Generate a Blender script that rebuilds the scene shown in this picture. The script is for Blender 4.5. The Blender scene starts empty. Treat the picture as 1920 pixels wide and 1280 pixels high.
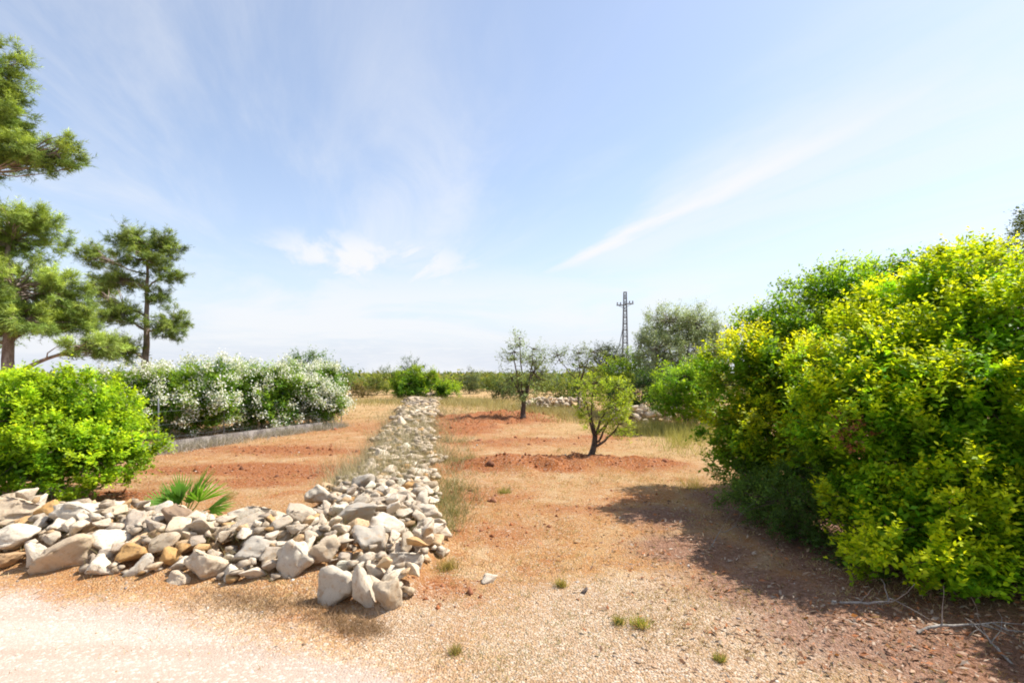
import bpy, math, random
import numpy as np
from mathutils import Vector, noise as mnoise

# ------------------------------------------------------------------ camera, sky, sun, exposure
scn = bpy.context.scene
COL = scn.collection
F = 960.0            # focal length in photo pixels (1920 wide): 18 mm on a 36 mm sensor
HZ = 700.0           # horizon row in the photo
EYE = 1.6            # camera height
cam_d = bpy.data.cameras.new('camera')
cam_d.lens = 18.0
cam_d.sensor_width = 36.0
cam_d.shift_y = (HZ - 640.0) / 1920.0
cam_d.clip_start = 0.05
cam_d.clip_end = 20000
cam = bpy.data.objects.new('camera', cam_d)
cam.location = (0, 0, EYE)
cam.rotation_euler = (math.radians(90), 0, 0)
COL.objects.link(cam)
scn.camera = cam

SUN_EL, SUN_AZ = math.radians(53), math.radians(71)     # azimuth clockwise from +Y
world = bpy.data.worlds.new('World')
scn.world = world
world.use_nodes = True
EXPOSURE = 1.20


class NT:
    """small helper for node trees"""
    def __init__(self, nt):
        self.nt = nt
        nt.nodes.clear()

    def n(self, t, **kw):
        nd = self.nt.nodes.new(t)
        ins = kw.pop('ins', {})
        for k, v in kw.items():
            setattr(nd, k, v)
        for k, v in ins.items():
            self.set(nd, k, v)
        return nd

    def set(self, nd, k, v):
        s = nd.inputs[k]
        if isinstance(v, bpy.types.NodeSocket):
            self.nt.links.new(v, s)
        else:
            if hasattr(s, 'default_value'):
                try:
                    s.default_value = v
                except Exception:
                    s.default_value = (*v, 1.0)

    def m(self, op, a, b=None, c=None, clamp=False):
        nd = self.n('ShaderNodeMath', operation=op, use_clamp=clamp)
        for i, v in enumerate((a, b, c)):
            if v is not None:
                self.set(nd, i, v)
        return nd.outputs[0]

    def mix(self, f, a, b, blend='MIX'):
        nd = self.n('ShaderNodeMix', data_type='RGBA', blend_type=blend)
        self.set(nd, 0, f)
        self.set(nd, 6, a if isinstance(a, bpy.types.NodeSocket) else (*a[:3], 1))
        self.set(nd, 7, b if isinstance(b, bpy.types.NodeSocket) else (*b[:3], 1))
        return nd.outputs[2]

    def ramp(self, f, lo, hi, a=0.0, b=1.0):
        nd = self.n('ShaderNodeMapRange', interpolation_type='SMOOTHSTEP')
        for k, v in (('Value', f), ('From Min', lo), ('From Max', hi), ('To Min', a), ('To Max', b)):
            self.set(nd, k, v)
        return nd.outputs[0]

    def noise(self, vec, scale, detail=4.0, rough=0.55, dist=0.0):
        nd = self.n('ShaderNodeTexNoise')
        self.set(nd, 'Vector', vec)
        self.set(nd, 'Scale', scale)
        self.set(nd, 'Detail', detail)
        self.set(nd, 'Roughness', rough)
        self.set(nd, 'Distortion', dist)
        return nd.outputs['Fac']


def build_world():
    t = NT(world.node_tree)
    sky = t.n('ShaderNodeTexSky', sky_type='NISHITA', sun_disc=False, sun_elevation=SUN_EL, sun_rotation=SUN_AZ,
              altitude=60.0, air_density=1.0, dust_density=0.7, ozone_density=1.3)
    co = t.n('ShaderNodeTexCoord').outputs['Generated']
    sp = t.n('ShaderNodeSeparateXYZ', ins={0: co})
    z = t.m('MAXIMUM', sp.outputs[2], 0.012)
    u = t.m('DIVIDE', sp.outputs[0], z)          # place on a flat cloud deck overhead
    v = t.m('DIVIDE', sp.outputs[1], z)
    el = sp.outputs[2]
    # fibrous cirrus: frame turned along the wind (0.316, -0.949)
    along = t.m('SUBTRACT', t.m('MULTIPLY', u, 0.316), t.m('MULTIPLY', v, 0.949))
    across = t.m('ADD', t.m('MULTIPLY', u, 0.949), t.m('MULTIPLY', v, 0.316))
    vec = t.n('ShaderNodeCombineXYZ', ins={0: t.m('MULTIPLY', along, 0.28), 1: across, 2: 0.0}).outputs[0]
    fib = t.noise(vec, 1.5, 7, 0.62, 0.55)
    wide = t.noise(vec, 0.45, 3, 0.5, 0.3)
    veil = t.m('MULTIPLY', t.ramp(fib, 0.36, 0.74), t.ramp(wide, 0.36, 0.6))
    # one long streak: a line on the cloud deck, crisp on its left edge, feathered to the right
    wob = t.m('MULTIPLY', t.m('SUBTRACT', t.noise(vec, 2.4, 5, 0.6), 0.5), 0.42)
    dx = t.m('ADD', t.m('SUBTRACT', across, 1.905), wob)
    edge = t.ramp(dx, t.ramp(along, -3.4, -1.2, -0.12, -0.75), t.ramp(along, -3.4, -1.2, 0.06, 0.4))
    fall = t.m('MULTIPLY', t.ramp(dx, 0.0, 0.34, 1.0, 0.0), t.ramp(along, -2.1, -0.7, 1.0, 0.35))
    fall2 = t.ramp(dx, 0.1, 2.6, 0.42, 0.0)
    reach = t.m('MULTIPLY', t.ramp(along, -5.3, -3.6), t.ramp(along, -1.0, 1.5, 1.0, 0.6))
    far_fade = t.m('MULTIPLY', edge, t.m('MAXIMUM', fall, fall2))
    streak = t.m('MULTIPLY', t.m('MULTIPLY', far_fade, reach), t.ramp(fib, 0.28, 0.58, 0.25, 1.0))
    # low bank of thin cloud towards the horizon
    vec2 = t.n('ShaderNodeCombineXYZ', ins={0: sp.outputs[0], 1: sp.outputs[1], 2: t.m('MULTIPLY', el, 4.6)}).outputs[0]
    bank_n = t.noise(vec2, 2.1, 7, 0.58, 0.5)
    bank = t.m('MULTIPLY', t.ramp(bank_n, 0.42, 0.60), t.ramp(el, 0.11, 0.25, 1.0, 0.0))
    low = t.m('ADD', t.ramp(el, 0.0, 0.2, 0.42, 0.0), t.ramp(el, 0.0, 0.4, 0.32, 0.0))
    mask = t.m('MAXIMUM', t.m('MULTIPLY', veil, 0.62), t.m('MULTIPLY', streak, 1.25))
    du = t.m('MULTIPLY', t.m('ADD', u, 1.25), 0.95)              # a wispy patch, left of centre
    dv = t.m('MULTIPLY', t.m('SUBTRACT', v, 4.7), 0.8)
    wisp = t.m('MULTIPLY', t.ramp(t.m('ADD', t.m('MULTIPLY', du, du), t.m('MULTIPLY', dv, dv)), 0.0, 1.3, 1.0, 0.0), t.ramp(t.noise(vec, 1.9, 7, 0.6, 0.5), 0.42, 0.62))
    mask = t.m('MAXIMUM', mask, t.m('MULTIPLY', wisp, 1.0))
    mask = t.m('MAXIMUM', t.m('MINIMUM', mask, 1.0), t.m('MULTIPLY', bank, 0.75))
    tint = t.mix(1.0, sky.outputs[0], (0.98, 0.945, 0.935), 'MULTIPLY')      # camera white balance
    thin = t.m('ADD', low, 0.24, clamp=True)                       # thin high haze, thicker towards the horizon
    col = t.mix(thin, tint, (3.2, 3.42, 3.85))
    col = t.mix(mask, col, (3.95, 4.0, 4.1))
    bg = t.n('ShaderNodeBackground', ins={'Color': col, 'Strength': 0.105})
    out = t.n('ShaderNodeOutputWorld')
    t.nt.links.new(bg.outputs[0], out.inputs[0])


build_world()
sd = bpy.data.lights.new('sun', 'SUN')
sd.energy = 3.7
sd.angle = math.radians(0.6)
sd.color = (1.0, 0.955, 0.88)
sun = bpy.data.objects.new('sun', sd)
to_sun = Vector((math.cos(SUN_EL) * math.sin(SUN_AZ), math.cos(SUN_EL) * math.cos(SUN_AZ), math.sin(SUN_EL)))
sun.rotation_euler = to_sun.to_track_quat('Z', 'Y').to_euler()
sun.location = (10, -5, 20)
COL.objects.link(sun)
vs = scn.view_settings
vs.view_transform = 'Standard'
vs.look = 'None'
vs.exposure = EXPOSURE
vs.gamma = 1.0
vs.use_curve_mapping = False
scn.cycles.filter_width = 1.9
scn.cycles.max_bounces = 6
scn.cycles.transparent_max_bounces = 4

# ------------------------------------------------------------------ helpers
RNG = np.random.default_rng(7)


def P(x, y, d):
    """photo pixel at depth d -> point"""
    return np.array([(x - 960.0) / F * d, d, EYE + (HZ - y) / F * d])


def Gd(x, y):
    """photo pixel on level ground -> (X, Y)"""
    d = EYE * F / (y - HZ)
    return (x - 960.0) / F * d, d


_LAT = np.random.default_rng(3).random((256, 256))


def vnoise(x, y):
    x = np.asarray(x, float)
    y = np.asarray(y, float)
    xi, yi = np.floor(x).astype(int), np.floor(y).astype(int)
    fx, fy = x - xi, y - yi
    fx, fy = fx * fx * (3 - 2 * fx), fy * fy * (3 - 2 * fy)
    a, b = _LAT[xi % 256, yi % 256], _LAT[(xi + 1) % 256, yi % 256]
    c, d = _LAT[xi % 256, (yi + 1) % 256], _LAT[(xi + 1) % 256, (yi + 1) % 256]
    return (a * (1 - fx) + b * fx) * (1 - fy) + (c * (1 - fx) + d * fx) * fy


def fbm(x, y, o=4):
    s, a, t = 0, 0.5, 0
    for i in range(o):
        s = s + a * vnoise(x * 2 ** i + 17.3 * i, y * 2 ** i + 9.1 * i)
        t += a
        a *= 0.5
    return s / t


def sstep(a, b, x):
    t = np.clip((x - a) / (b - a), 0, 1)
    return t * t * (3 - 2 * t)


def unit(v):
    return v / np.maximum(np.linalg.norm(v, axis=-1, keepdims=True), 1e-9)


def mesh_np(name, V, Q, col=None, smooth=False):
    """mesh from a vertex array and an (n, k) face array"""
    me = bpy.data.meshes.new(name)
    V = np.ascontiguousarray(V, np.float32)
    Q = np.ascontiguousarray(Q, np.int32)
    n, k = Q.shape
    me.vertices.add(len(V))
    me.vertices.foreach_set('co', V.ravel())
    me.loops.add(n * k)
    me.loops.foreach_set('vertex_index', Q.ravel())
    me.polygons.add(n)
    me.polygons.foreach_set('loop_start', np.arange(0, n * k, k, dtype=np.int32))
    if smooth:
        me.polygons.foreach_set('use_smooth', np.ones(n, bool))
    me.update(calc_edges=True)
    if col is not None:
        for nm, c in (col.items() if isinstance(col, dict) else (('col', col),)):
            at = me.attributes.new(nm, 'FLOAT_COLOR', 'POINT')
            c4 = np.ones((len(V), 4), np.float32)
            c4[:, :3] = c
            at.data.foreach_set('color', c4.ravel())
    return me


def link(name, me, mat=None, parent=None):
    o = bpy.data.objects.new(name, me)
    COL.objects.link(o)
    if mat and not me.materials:
        me.materials.append(mat)
    if parent:
        o.parent = parent
    return o


def tag(o, label=None, cat=None, group=None, kind=None):
    for k, v in (('label', label), ('category', cat), ('group', group), ('kind', kind)):
        if v:
            o[k] = v
    return o


def thing(name, loc, label, cat, group=None):
    o = bpy.data.objects.new(name, None)
    o.empty_display_size = 0.2
    o.location = loc
    COL.objects.link(o)
    return tag(o, label, cat, group)


def child(name, me, mat, parent):
    """a part modelled in world coordinates, hung under its thing"""
    me.transform(__import__('mathutils').Matrix.Translation(-parent.location))
    return link(name, me, mat, parent)


class Tubes:
    def __init__(self):
        self.V, self.Q, self.n = [], [], 0

    def add(self, pts, rad, k=5):
        pts = np.asarray(pts, float)
        rad = np.broadcast_to(np.asarray(rad, float), (len(pts),))
        tan = unit(np.gradient(pts, axis=0))
        ref = np.array([0.31, 0.77, 0.2]) if abs(tan[:, 2]).mean() > 0.6 else np.array([0.05, 0.1, 1.0])
        s = unit(np.cross(tan, ref))
        w = np.cross(tan, s)
        a = np.arange(k) * 2 * math.pi / k
        ring = pts[:, None] + rad[:, None, None] * (np.cos(a)[None, :, None] * s[:, None] + np.sin(a)[None, :, None] * w[:, None])
        m = len(pts)
        idx = np.arange(m * k).reshape(m, k) + self.n
        q = np.stack([idx[:-1], np.roll(idx, -1, 1)[:-1], np.roll(idx, -1, 1)[1:], idx[1:]], -1).reshape(-1, 4)
        self.V.append(ring.reshape(-1, 3))
        self.Q.append(q)
        self.n += m * k

    def mesh(self, name):
        return mesh_np(name, np.concatenate(self.V), np.concatenate(self.Q), smooth=True)


def curve_pts(a, b, n=6, bow=0.1, rng=RNG, up=0.0):
    a, b = np.asarray(a, float), np.asarray(b, float)
    t = np.linspace(0, 1, n)[:, None]
    L = np.linalg.norm(b - a)
    off = rng.normal(size=3) * bow * L + np.array([0, 0, up * L])
    p = a * (1 - t) + b * t + off * (t * (1 - t) * 4) * 0.5
    j = rng.normal(size=(n, 3)) * bow * L * 0.12
    j[0] = j[-1] = 0
    return p + j


# ------------------------------------------------------------------ materials
def new_mat(name):
    m = bpy.data.materials.new(name)
    m.use_nodes = True
    return m, NT(m.node_tree)


def out(t, sh):
    o = t.n('ShaderNodeOutputMaterial')
    t.nt.links.new(sh, o.inputs['Surface'])
    return o


def leaf_mat(name, trans=0.58, gloss=0.28, warm=1.25):
    m, t = new_mat(name)
    c = t.n('ShaderNodeAttribute', attribute_name='col').outputs['Color']
    pr = t.n('ShaderNodeBsdfPrincipled', ins={'Base Color': c, 'Roughness': 0.52, 'Specular IOR Level': gloss})
    tc = t.mix(1.0, c, (warm, 1.08, 0.5), 'MULTIPLY')
    tr = t.n('ShaderNodeBsdfTranslucent', ins={'Color': tc})
    mx = t.n('ShaderNodeMixShader', ins={0: trans, 1: pr.outputs[0], 2: tr.outputs[0]})
    out(t, mx.outputs[0])
    return m


def bark_mat(name, a, b, scale=9.0):
    m, t = new_mat(name)
    co = t.n('ShaderNodeTexCoord').outputs['Object']
    mp = t.n('ShaderNodeMapping', ins={'Vector': co, 'Scale': (1, 1, 0.3)}).outputs[0]
    f = t.noise(mp, scale, 6, 0.65, 0.4)
    f2 = t.noise(co, scale * 6, 4, 0.6)
    c = t.mix(t.ramp(t.m('ADD', t.m('MULTIPLY', f, 0.7), t.m('MULTIPLY', f2, 0.3)), 0.36, 0.66), a, b)
    bp = t.n('ShaderNodeBump', ins={'Strength': 0.7, 'Distance': 0.03, 'Height': t.m('ADD', f, t.m('MULTIPLY', f2, 0.4))})
    pr = t.n('ShaderNodeBsdfPrincipled', ins={'Base Color': c, 'Roughness': 0.9, 'Specular IOR Level': 0.15, 'Normal': bp.outputs[0]})
    out(t, pr.outputs[0])
    return m


def col_mat(name, rough=0.9):
    """matte surface coloured piece by piece through the mesh's own colour attribute"""
    m, t = new_mat(name)
    c = t.n('ShaderNodeAttribute', attribute_name='col').outputs['Color']
    f = t.noise(t.n('ShaderNodeTexCoord').outputs['Object'], 34, 5, 0.65)
    c = t.mix(t.ramp(f, 0.35, 0.65), t.mix(1.0, c, (0.62, 0.56, 0.5), 'MULTIPLY'), c)
    pr = t.n('ShaderNodeBsdfPrincipled', ins={'Base Color': c, 'Roughness': rough, 'Specular IOR Level': 0.15})
    out(t, pr.outputs[0])
    return m


def stone_mat():
    m, t = new_mat('limestone')
    oi = t.n('ShaderNodeObjectInfo')
    co = t.n('ShaderNodeTexCoord').outputs['Object']
    sh = t.n('ShaderNodeVectorMath', operation='ADD', ins={0: co, 1: t.n('ShaderNodeCombineXYZ', ins={
        0: t.m('MULTIPLY', oi.outputs['Random'], 37.0), 1: t.m('MULTIPLY', oi.outputs['Random'], 91.0), 2: 0.0}).outputs[0]}).outputs[0]
    n1 = t.noise(sh, 3.2, 6, 0.62, 0.3)
    n2 = t.noise(sh, 14, 6, 0.68, 0.2)
    n3 = t.noise(sh, 55, 3, 0.6)
    base = oi.outputs['Color']
    stain = t.mix(t.ramp(n1, 0.5, 0.72, 0.0, 0.7), base, (0.42, 0.25, 0.12))           # ochre earth stain
    grey = t.mix(t.ramp(n2, 0.53, 0.68, 0.0, 0.5), stain, (0.30, 0.265, 0.235))         # weathered grey and lichen
    pale = t.mix(t.ramp(n3, 0.52, 0.7, 0.0, 0.35), grey, (0.56, 0.51, 0.44))
    h = t.m('ADD', t.m('MULTIPLY', n2, 0.8), t.m('ADD', t.m('MULTIPLY', n3, 0.5), t.m('MULTIPLY', n1, 0.6)))
    bp = t.n('ShaderNodeBump', ins={'Strength': 0.5, 'Distance': 0.05, 'Height': h})
    pr = t.n('ShaderNodeBsdfPrincipled', ins={'Base Color': pale, 'Roughness': 0.92, 'Specular IOR Level': 0.15, 'Normal': bp.outputs[0]})
    out(t, pr.outputs[0])
    return m


def ground_mat():
    m, t = new_mat('soil')
    co = t.n('ShaderNodeTexCoord').outputs['Object']
    zn = t.n('ShaderNodeSeparateColor', ins={0: t.n('ShaderNodeAttribute', attribute_name='zone').outputs['Color']})
    z2 = t.n('ShaderNodeSeparateColor', ins={0: t.n('ShaderNodeAttribute', attribute_name='zone2').outputs['Color']})
    red, grav, straw = zn.outputs
    road, litter, _ = z2.outputs
    nl = t.noise(co, 0.9, 5, 0.6, 0.4)
    nm = t.noise(co, 4.5, 6, 0.65, 0.3)
    nf = t.noise(co, 26, 5, 0.68)
    ng = t.noise(co, 95, 3, 0.6)
    vo = t.n('ShaderNodeTexVoronoi', ins={'Vector': co, 'Scale': 70.0, 'Randomness': 1.0})
    vr = t.n('ShaderNodeSeparateColor', ins={0: vo.outputs['Color']}).outputs[0]
    earth = t.mix(t.ramp(t.m('ADD', t.m('MULTIPLY', nl, 0.55), t.m('MULTIPLY', nm, 0.45)), 0.36, 0.64),
                  (0.43, 0.22, 0.082), (0.52, 0.34, 0.175))
    earth = t.mix(t.ramp(nf, 0.40, 0.60, 0.0, 0.7), earth, (0.30, 0.125, 0.045))
    nb = t.noise(co, 1.9, 6, 0.7, 0.6)
    earth = t.mix(t.ramp(nb, 0.53, 0.66, 0.0, 0.75), earth, (0.36, 0.135, 0.045))
    earth = t.mix(t.ramp(nb, 0.46, 0.34, 0.0, 0.6), earth, (0.52, 0.38, 0.225))
    chips = t.mix(t.ramp(vr, 0.3, 0.95), (0.40, 0.27, 0.165), (0.62, 0.49, 0.36))
    redc = t.mix(t.ramp(nf, 0.35, 0.65), (0.20, 0.062, 0.020), (0.42, 0.165, 0.06))
    strc = t.mix(t.ramp(nf, 0.35, 0.65), (0.37, 0.225, 0.09), (0.54, 0.375, 0.185))
    def w(f, g, lo=0.42, hi=0.60):       # a zone with a broken, patchy edge
        return t.ramp(t.m('ADD', f, t.m('MULTIPLY', t.m('SUBTRACT', g, 0.5), 0.75)), lo - 0.12, hi + 0.12)
    c = t.mix(t.m('MULTIPLY', w(straw, nm), 0.85), earth, strc)
    c = t.mix(w(red, nm), c, redc)
    c = t.mix(t.m('MULTIPLY', w(grav, nf), 0.85), c, chips)
    dust = t.mix(t.ramp(ng, 0.35, 0.7), (0.42, 0.325, 0.262), (0.50, 0.405, 0.34))
    rot = t.n('ShaderNodeMapping', ins={'Vector': co, 'Rotation': (0, 0, math.radians(20)), 'Scale': (0.22, 2.3, 1)}).outputs[0]
    rut = t.noise(rot, 1.0, 5, 0.6, 0.3)                         # wheel-worn bands along the track
    dust = t.mix(t.ramp(rut, 0.42, 0.60, 0.0, 0.6), dust, (0.36, 0.265, 0.20))
    dust = t.mix(t.ramp(vr, 0.7, 0.95, 0.0, 0.5), dust, (0.60, 0.52, 0.45))
    c = t.mix(w(road, nf), c, dust)
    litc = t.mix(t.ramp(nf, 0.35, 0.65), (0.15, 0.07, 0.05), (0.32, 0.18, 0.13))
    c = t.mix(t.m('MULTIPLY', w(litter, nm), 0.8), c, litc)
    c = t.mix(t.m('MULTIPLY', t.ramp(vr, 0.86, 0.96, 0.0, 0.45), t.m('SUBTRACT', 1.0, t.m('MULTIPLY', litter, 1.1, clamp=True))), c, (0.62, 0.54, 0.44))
    c = t.mix(t.ramp(ng, 0.56, 0.78, 0.0, 0.45), c, (0.2, 0.12, 0.07))
    rough_h = t.m('ADD', t.m('MULTIPLY', nf, 0.7), t.m('ADD', t.m('MULTIPLY', ng, 0.35), t.m('MULTIPLY', nm, 0.6)))
    h = t.m('ADD', rough_h, t.m('MULTIPLY', vo.outputs['Distance'], -0.5))
    bp = t.n('ShaderNodeBump', ins={'Strength': t.m('SUBTRACT', 0.8, t.m('MULTIPLY', road, 0.55)), 'Distance': 0.045, 'Height': h})
    pr = t.n('ShaderNodeBsdfPrincipled', ins={'Base Color': c, 'Roughness': 0.95, 'Specular IOR Level': 0.1, 'Normal': bp.outputs[0]})
    out(t, pr.outputs[0])
    return m


def plain_mat(name, c, rough=0.5, metal=0.0):
    m, t = new_mat(name)
    co = t.n('ShaderNodeTexCoord').outputs['Object']
    f = t.noise(co, 12, 4, 0.6)
    cc = t.mix(t.ramp(f, 0.3, 0.7), tuple(x * 0.75 for x in c), c)
    pr = t.n('ShaderNodeBsdfPrincipled', ins={'Base Color': cc, 'Roughness': rough, 'Metallic': metal})
    out(t, pr.outputs[0])
    return m


M_SOIL = ground_mat()
M_STONE = stone_mat()
M_LEAF = leaf_mat('shrub_leaf')
M_NEEDLE = leaf_mat('pine_needle', 0.22, 0.2, 1.1)
M_OLIVE = leaf_mat('olive_leaf', 0.25, 0.35, 1.1)
M_PETAL = leaf_mat('white_petal', 0.3, 0.1, 1.0)
M_BARK_PINE = bark_mat('pine_bark', (0.16, 0.11, 0.085), (0.40, 0.32, 0.27))
M_BARK_DARK = bark_mat('dark_bark', (0.06, 0.04, 0.03), (0.17, 0.125, 0.10), 14)
M_BARK_GREY = bark_mat('grey_bark', (0.17, 0.15, 0.13), (0.42, 0.38, 0.34), 14)
M_BITS = col_mat('loose_bits')
M_STRAW = leaf_mat('dry_straw', 0.25, 0.1, 1.0)
M_STEEL = plain_mat('galvanised_steel', (0.20, 0.21, 0.23), 0.5, 0.5)
M_CERAMIC = plain_mat('glazed_ceramic', (0.16, 0.15, 0.17), 0.3)

# ------------------------------------------------------------------ ground
# (px, py, sigma_x m, sigma_y m, height m, redness) mounds of dug red earth
MOUNDS = [(1090, 868, 0.75, 0.35, 0.10, 1.0), (960, 878, 0.75, 0.42, 0.14, 1.0), (1030, 884, 0.5, 0.22, 0.07, 0.9), (1180, 872, 0.7, 0.5, 0.05, 0.8),
          (900, 790, 1.6, 1.1, 0.20, 1.0), (970, 782, 1.0, 0.8, 0.15, 1.0), (860, 806, 0.8, 0.9, 0.10, 0.9),
          (1010, 830, 1.3, 0.6, 0.05, 0.55), (900, 835, 1.2, 0.5, 0.05, 0.5)]
REDS = [(430, 880, 1.3, 0.5, 0.9), (560, 885, 0.9, 0.5, 1.0), (520, 845, 1.8, 0.8, 0.7), (330, 905, 0.9, 0.3, 0.6), (640, 845, 1.0, 0.7, 0.5), (600, 805, 2.2, 1.5, 0.4),
        (470, 905, 0.9, 0.35, 0.75), (230, 930, 0.9, 0.4, 0.7), (700, 800, 2, 2.5, 0.4), (880, 860, 0.9, 0.7, 0.45),
        (1270, 1240, 0.45, 0.16, 0.62), (1060, 1135, 0.4, 0.15, 0.4), (830, 1100, 0.3, 0.3, 0.55), (930, 1000, 0.7, 0.5, 0.5), (1080, 960, 0.8, 0.4, 0.45), (900, 930, 0.8, 0.5, 0.5), (1180, 930, 0.6, 0.4, 0.45), (1250, 1090, 0.3, 0.14, 0.4), (1130, 820, 1.0, 0.8, 0.5)]
ROAD_EDGE = [(-700, 1040), (-300, 1064), (0, 1092), (200, 1112), (380, 1146), (520, 1180), (640, 1216), (750, 1262), (850, 1330), (930, 1450), (960, 1800)]
_re = np.array([Gd(*p) for p in ROAD_EDGE])


def road_y(x):
    """far edge of the gravel road (world Y) at world X"""
    o = np.argsort(_re[:, 0])
    return np.interp(x, _re[o, 0], _re[o, 1], left=_re[o, 1][0] + 0.1, right=-8.0)


# foot lines of the two rubble walls
W1F = np.array([Gd(*p) for p in ((-500, 1050), (-200, 1062), (0, 1076), (150, 1080), (300, 1098), (450, 1112), (600, 1130), (690, 1158), (760, 1140), (800, 1080))])


def inside1(X, Y):
    yf = np.interp(X, W1F[:, 0], W1F[:, 1])
    wd = np.interp(X, [-6, -4, -2.6, -1.2, -0.5], [1.35, 1.3, 1.2, 1.5, 1.0])
    t = (Y - yf) / wd
    t = t + 0.22 * (fbm(X * 1.8, Y * 1.8 + 7, 3) - 0.5)
    endr = sstep(-0.48, -0.75, X) * sstep(-7.2, -6.8, X)
    return np.clip(np.minimum(sstep(-0.06, 0.55, t), sstep(1.08, 0.7, t)), 0, 1) * endr


W2 = np.array([(4.9, -1.30, 1.25, 0.34), (5.9, -1.60, 1.6, 0.32), (7.7, -1.85, 1.65, 0.28), (10.2, -2.15, 1.6, 0.26), (15.4, -3.0, 1.7, 0.26), (25.6, -4.5, 2.1, 0.32), (34, -5.5, 2.6, 0.42), (37, -5.9, 2.6, 0.4)])


def inside2(X, Y):
    cx = np.interp(Y, W2[:, 0], W2[:, 1]) + 0.25 * (fbm(Y * 0.8, Y * 0 + 2, 2) - 0.5)
    w = np.interp(Y, W2[:, 0], W2[:, 2])
    t = np.abs(X - cx) / (w / 2) + 0.9 * (fbm(X * 1.7 + 4, Y * 1.7, 3) - 0.5)
    return sstep(1.0, 0.55, t) * sstep(4.7, 5.2, Y) * sstep(37, 35.5, Y)


def zones(x, y):
    red = np.zeros_like(x)
    for px, py, sx, sy, h, r in MOUNDS:
        gx, gy = Gd(px, py)
        red = np.maximum(red, r * np.exp(-0.5 * (((x - gx) / (sx * 1.25)) ** 2 + ((y - gy) / (sy * 1.25)) ** 2)))
    for px, py, sx, sy, r in REDS:
        gx, gy = Gd(px, py)
        red = np.maximum(red, r * np.exp(-0.5 * (((x - gx) / sx) ** 2 + ((y - gy) / sy) ** 2)))
    red = red * (0.6 + 1.05 * fbm(x * 0.9 + 20, y * 1.9, 4))
    nb = fbm(x * 0.5 + 5, y * 0.5, 4)
    grav = np.exp(-0.5 * (((x - 0.5) / 1.4) ** 2 + ((y - 3.0) / 1.1) ** 2)) * 0.85
    grav = np.maximum(grav, 0.5 * np.exp(-0.5 * ((y - road_y(x)) / 0.35) ** 2))
    grav = grav * (0.1 + 1.7 * fbm(x * 0.9 + 5, y * 1.3, 4))
    straw = 0.25 + 0.5 * sstep(9, 26, y) + 0.5 * np.exp(-0.5 * (((x - 3.0) / 1.6) ** 2 + ((y - 12) / 4.0) ** 2)) + 0.16 * np.exp(-0.5 * (((x - 0.9) / 1.3) ** 2 + ((y - 6.5) / 2.6) ** 2))
    straw = straw * (0.55 + 0.9 * fbm(x * 0.7 + 40, y * 0.35, 3)) * (1 - 0.7 * red)
    rd = sstep(0.45, -0.55, y - road_y(x) + 0.35 * (fbm(x * 1.6, y * 1.6, 4) - 0.5))
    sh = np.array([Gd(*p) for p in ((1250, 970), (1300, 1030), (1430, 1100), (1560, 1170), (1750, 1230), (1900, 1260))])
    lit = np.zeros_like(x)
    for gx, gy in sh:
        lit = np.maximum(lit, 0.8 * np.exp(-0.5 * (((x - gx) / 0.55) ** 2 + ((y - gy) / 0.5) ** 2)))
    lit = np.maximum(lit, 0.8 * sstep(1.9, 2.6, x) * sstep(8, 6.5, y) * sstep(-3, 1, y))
    return red, grav, straw, rd, lit


def gz(x, y):
    x = np.asarray(x, float)
    y = np.asarray(y, float)
    h = 0.05 * (fbm(x * 0.35 + 3, y * 0.35, 3) - 0.5)
    r = sstep(0.3, -0.3, y - road_y(x))
    near = np.exp(-((x / 14) ** 2 + ((y - 8) / 14) ** 2))
    h = h + (1 - r) * 0.05 * (fbm(x * 2.1, y * 2.1, 4) - 0.5) * near
    for px, py, sx, sy, hh, rr in MOUNDS:
        gx, gy = Gd(px, py)
        g = np.exp(-0.5 * (((x - gx) / sx) ** 2 + ((y - gy) / sy) ** 2))
        h = h + hh * g * (0.1 + 1.9 * fbm(x * 4.3, y * 4.3, 3))
    h = h - 0.03 * r + 0.11 * inside1(x, y) + 0.07 * inside2(x, y)      # soil banked under the rubble
    return h * np.exp(-(np.maximum(np.hypot(x, y) - 60, 0) / 60) ** 2)


def gp(px, py, dz=0.0):
    x, y = Gd(px, py)
    return np.array([x, y, float(gz(x, y)) + dz])


def grid_mesh(name, xs, ys, dz=0.0, keep=None):
    X, Y = np.meshgrid(xs, ys)
    x, y = X.ravel(), Y.ravel()
    V = np.stack([x, y, gz(x, y) + dz], 1)
    nx, ny = len(xs), len(ys)
    i = np.arange(nx * ny).reshape(ny, nx)
    Q = np.stack([i[:-1, :-1], i[:-1, 1:], i[1:, 1:], i[1:, :-1]], -1).reshape(-1, 4)
    if keep is not None:
        k = keep(x, y)
        Q = Q[k[Q].all(1)]
        used = np.unique(Q)
        mp = np.full(len(V), -1)
        mp[used] = np.arange(len(used))
        V, Q, x, y = V[used], mp[Q], x[used], y[used]
    red, grav, straw, rd, lit = zones(x, y)
    return mesh_np(name, V, Q, {'zone': np.stack([red, grav, straw], 1), 'zone2': np.stack([rd, lit, lit * 0], 1)}, smooth=True)


tt = np.linspace(-7.9, 7.9, 410)
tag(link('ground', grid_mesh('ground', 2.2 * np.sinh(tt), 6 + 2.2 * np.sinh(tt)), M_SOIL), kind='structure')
tag(link('gravel_road', grid_mesh('gravel_road', np.arange(-16, 4, 0.08), np.arange(-8, 4.8, 0.08), 0.004,
         lambda x, y: y < road_y(x) + 0.25 * (fbm(x * 3, y * 3, 3) - 0.5) - 0.05), M_SOIL), kind='structure')


def in_view(x, y, m=1.12):
    return (y > 1.9) & (np.abs(x) < y * m)


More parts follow.
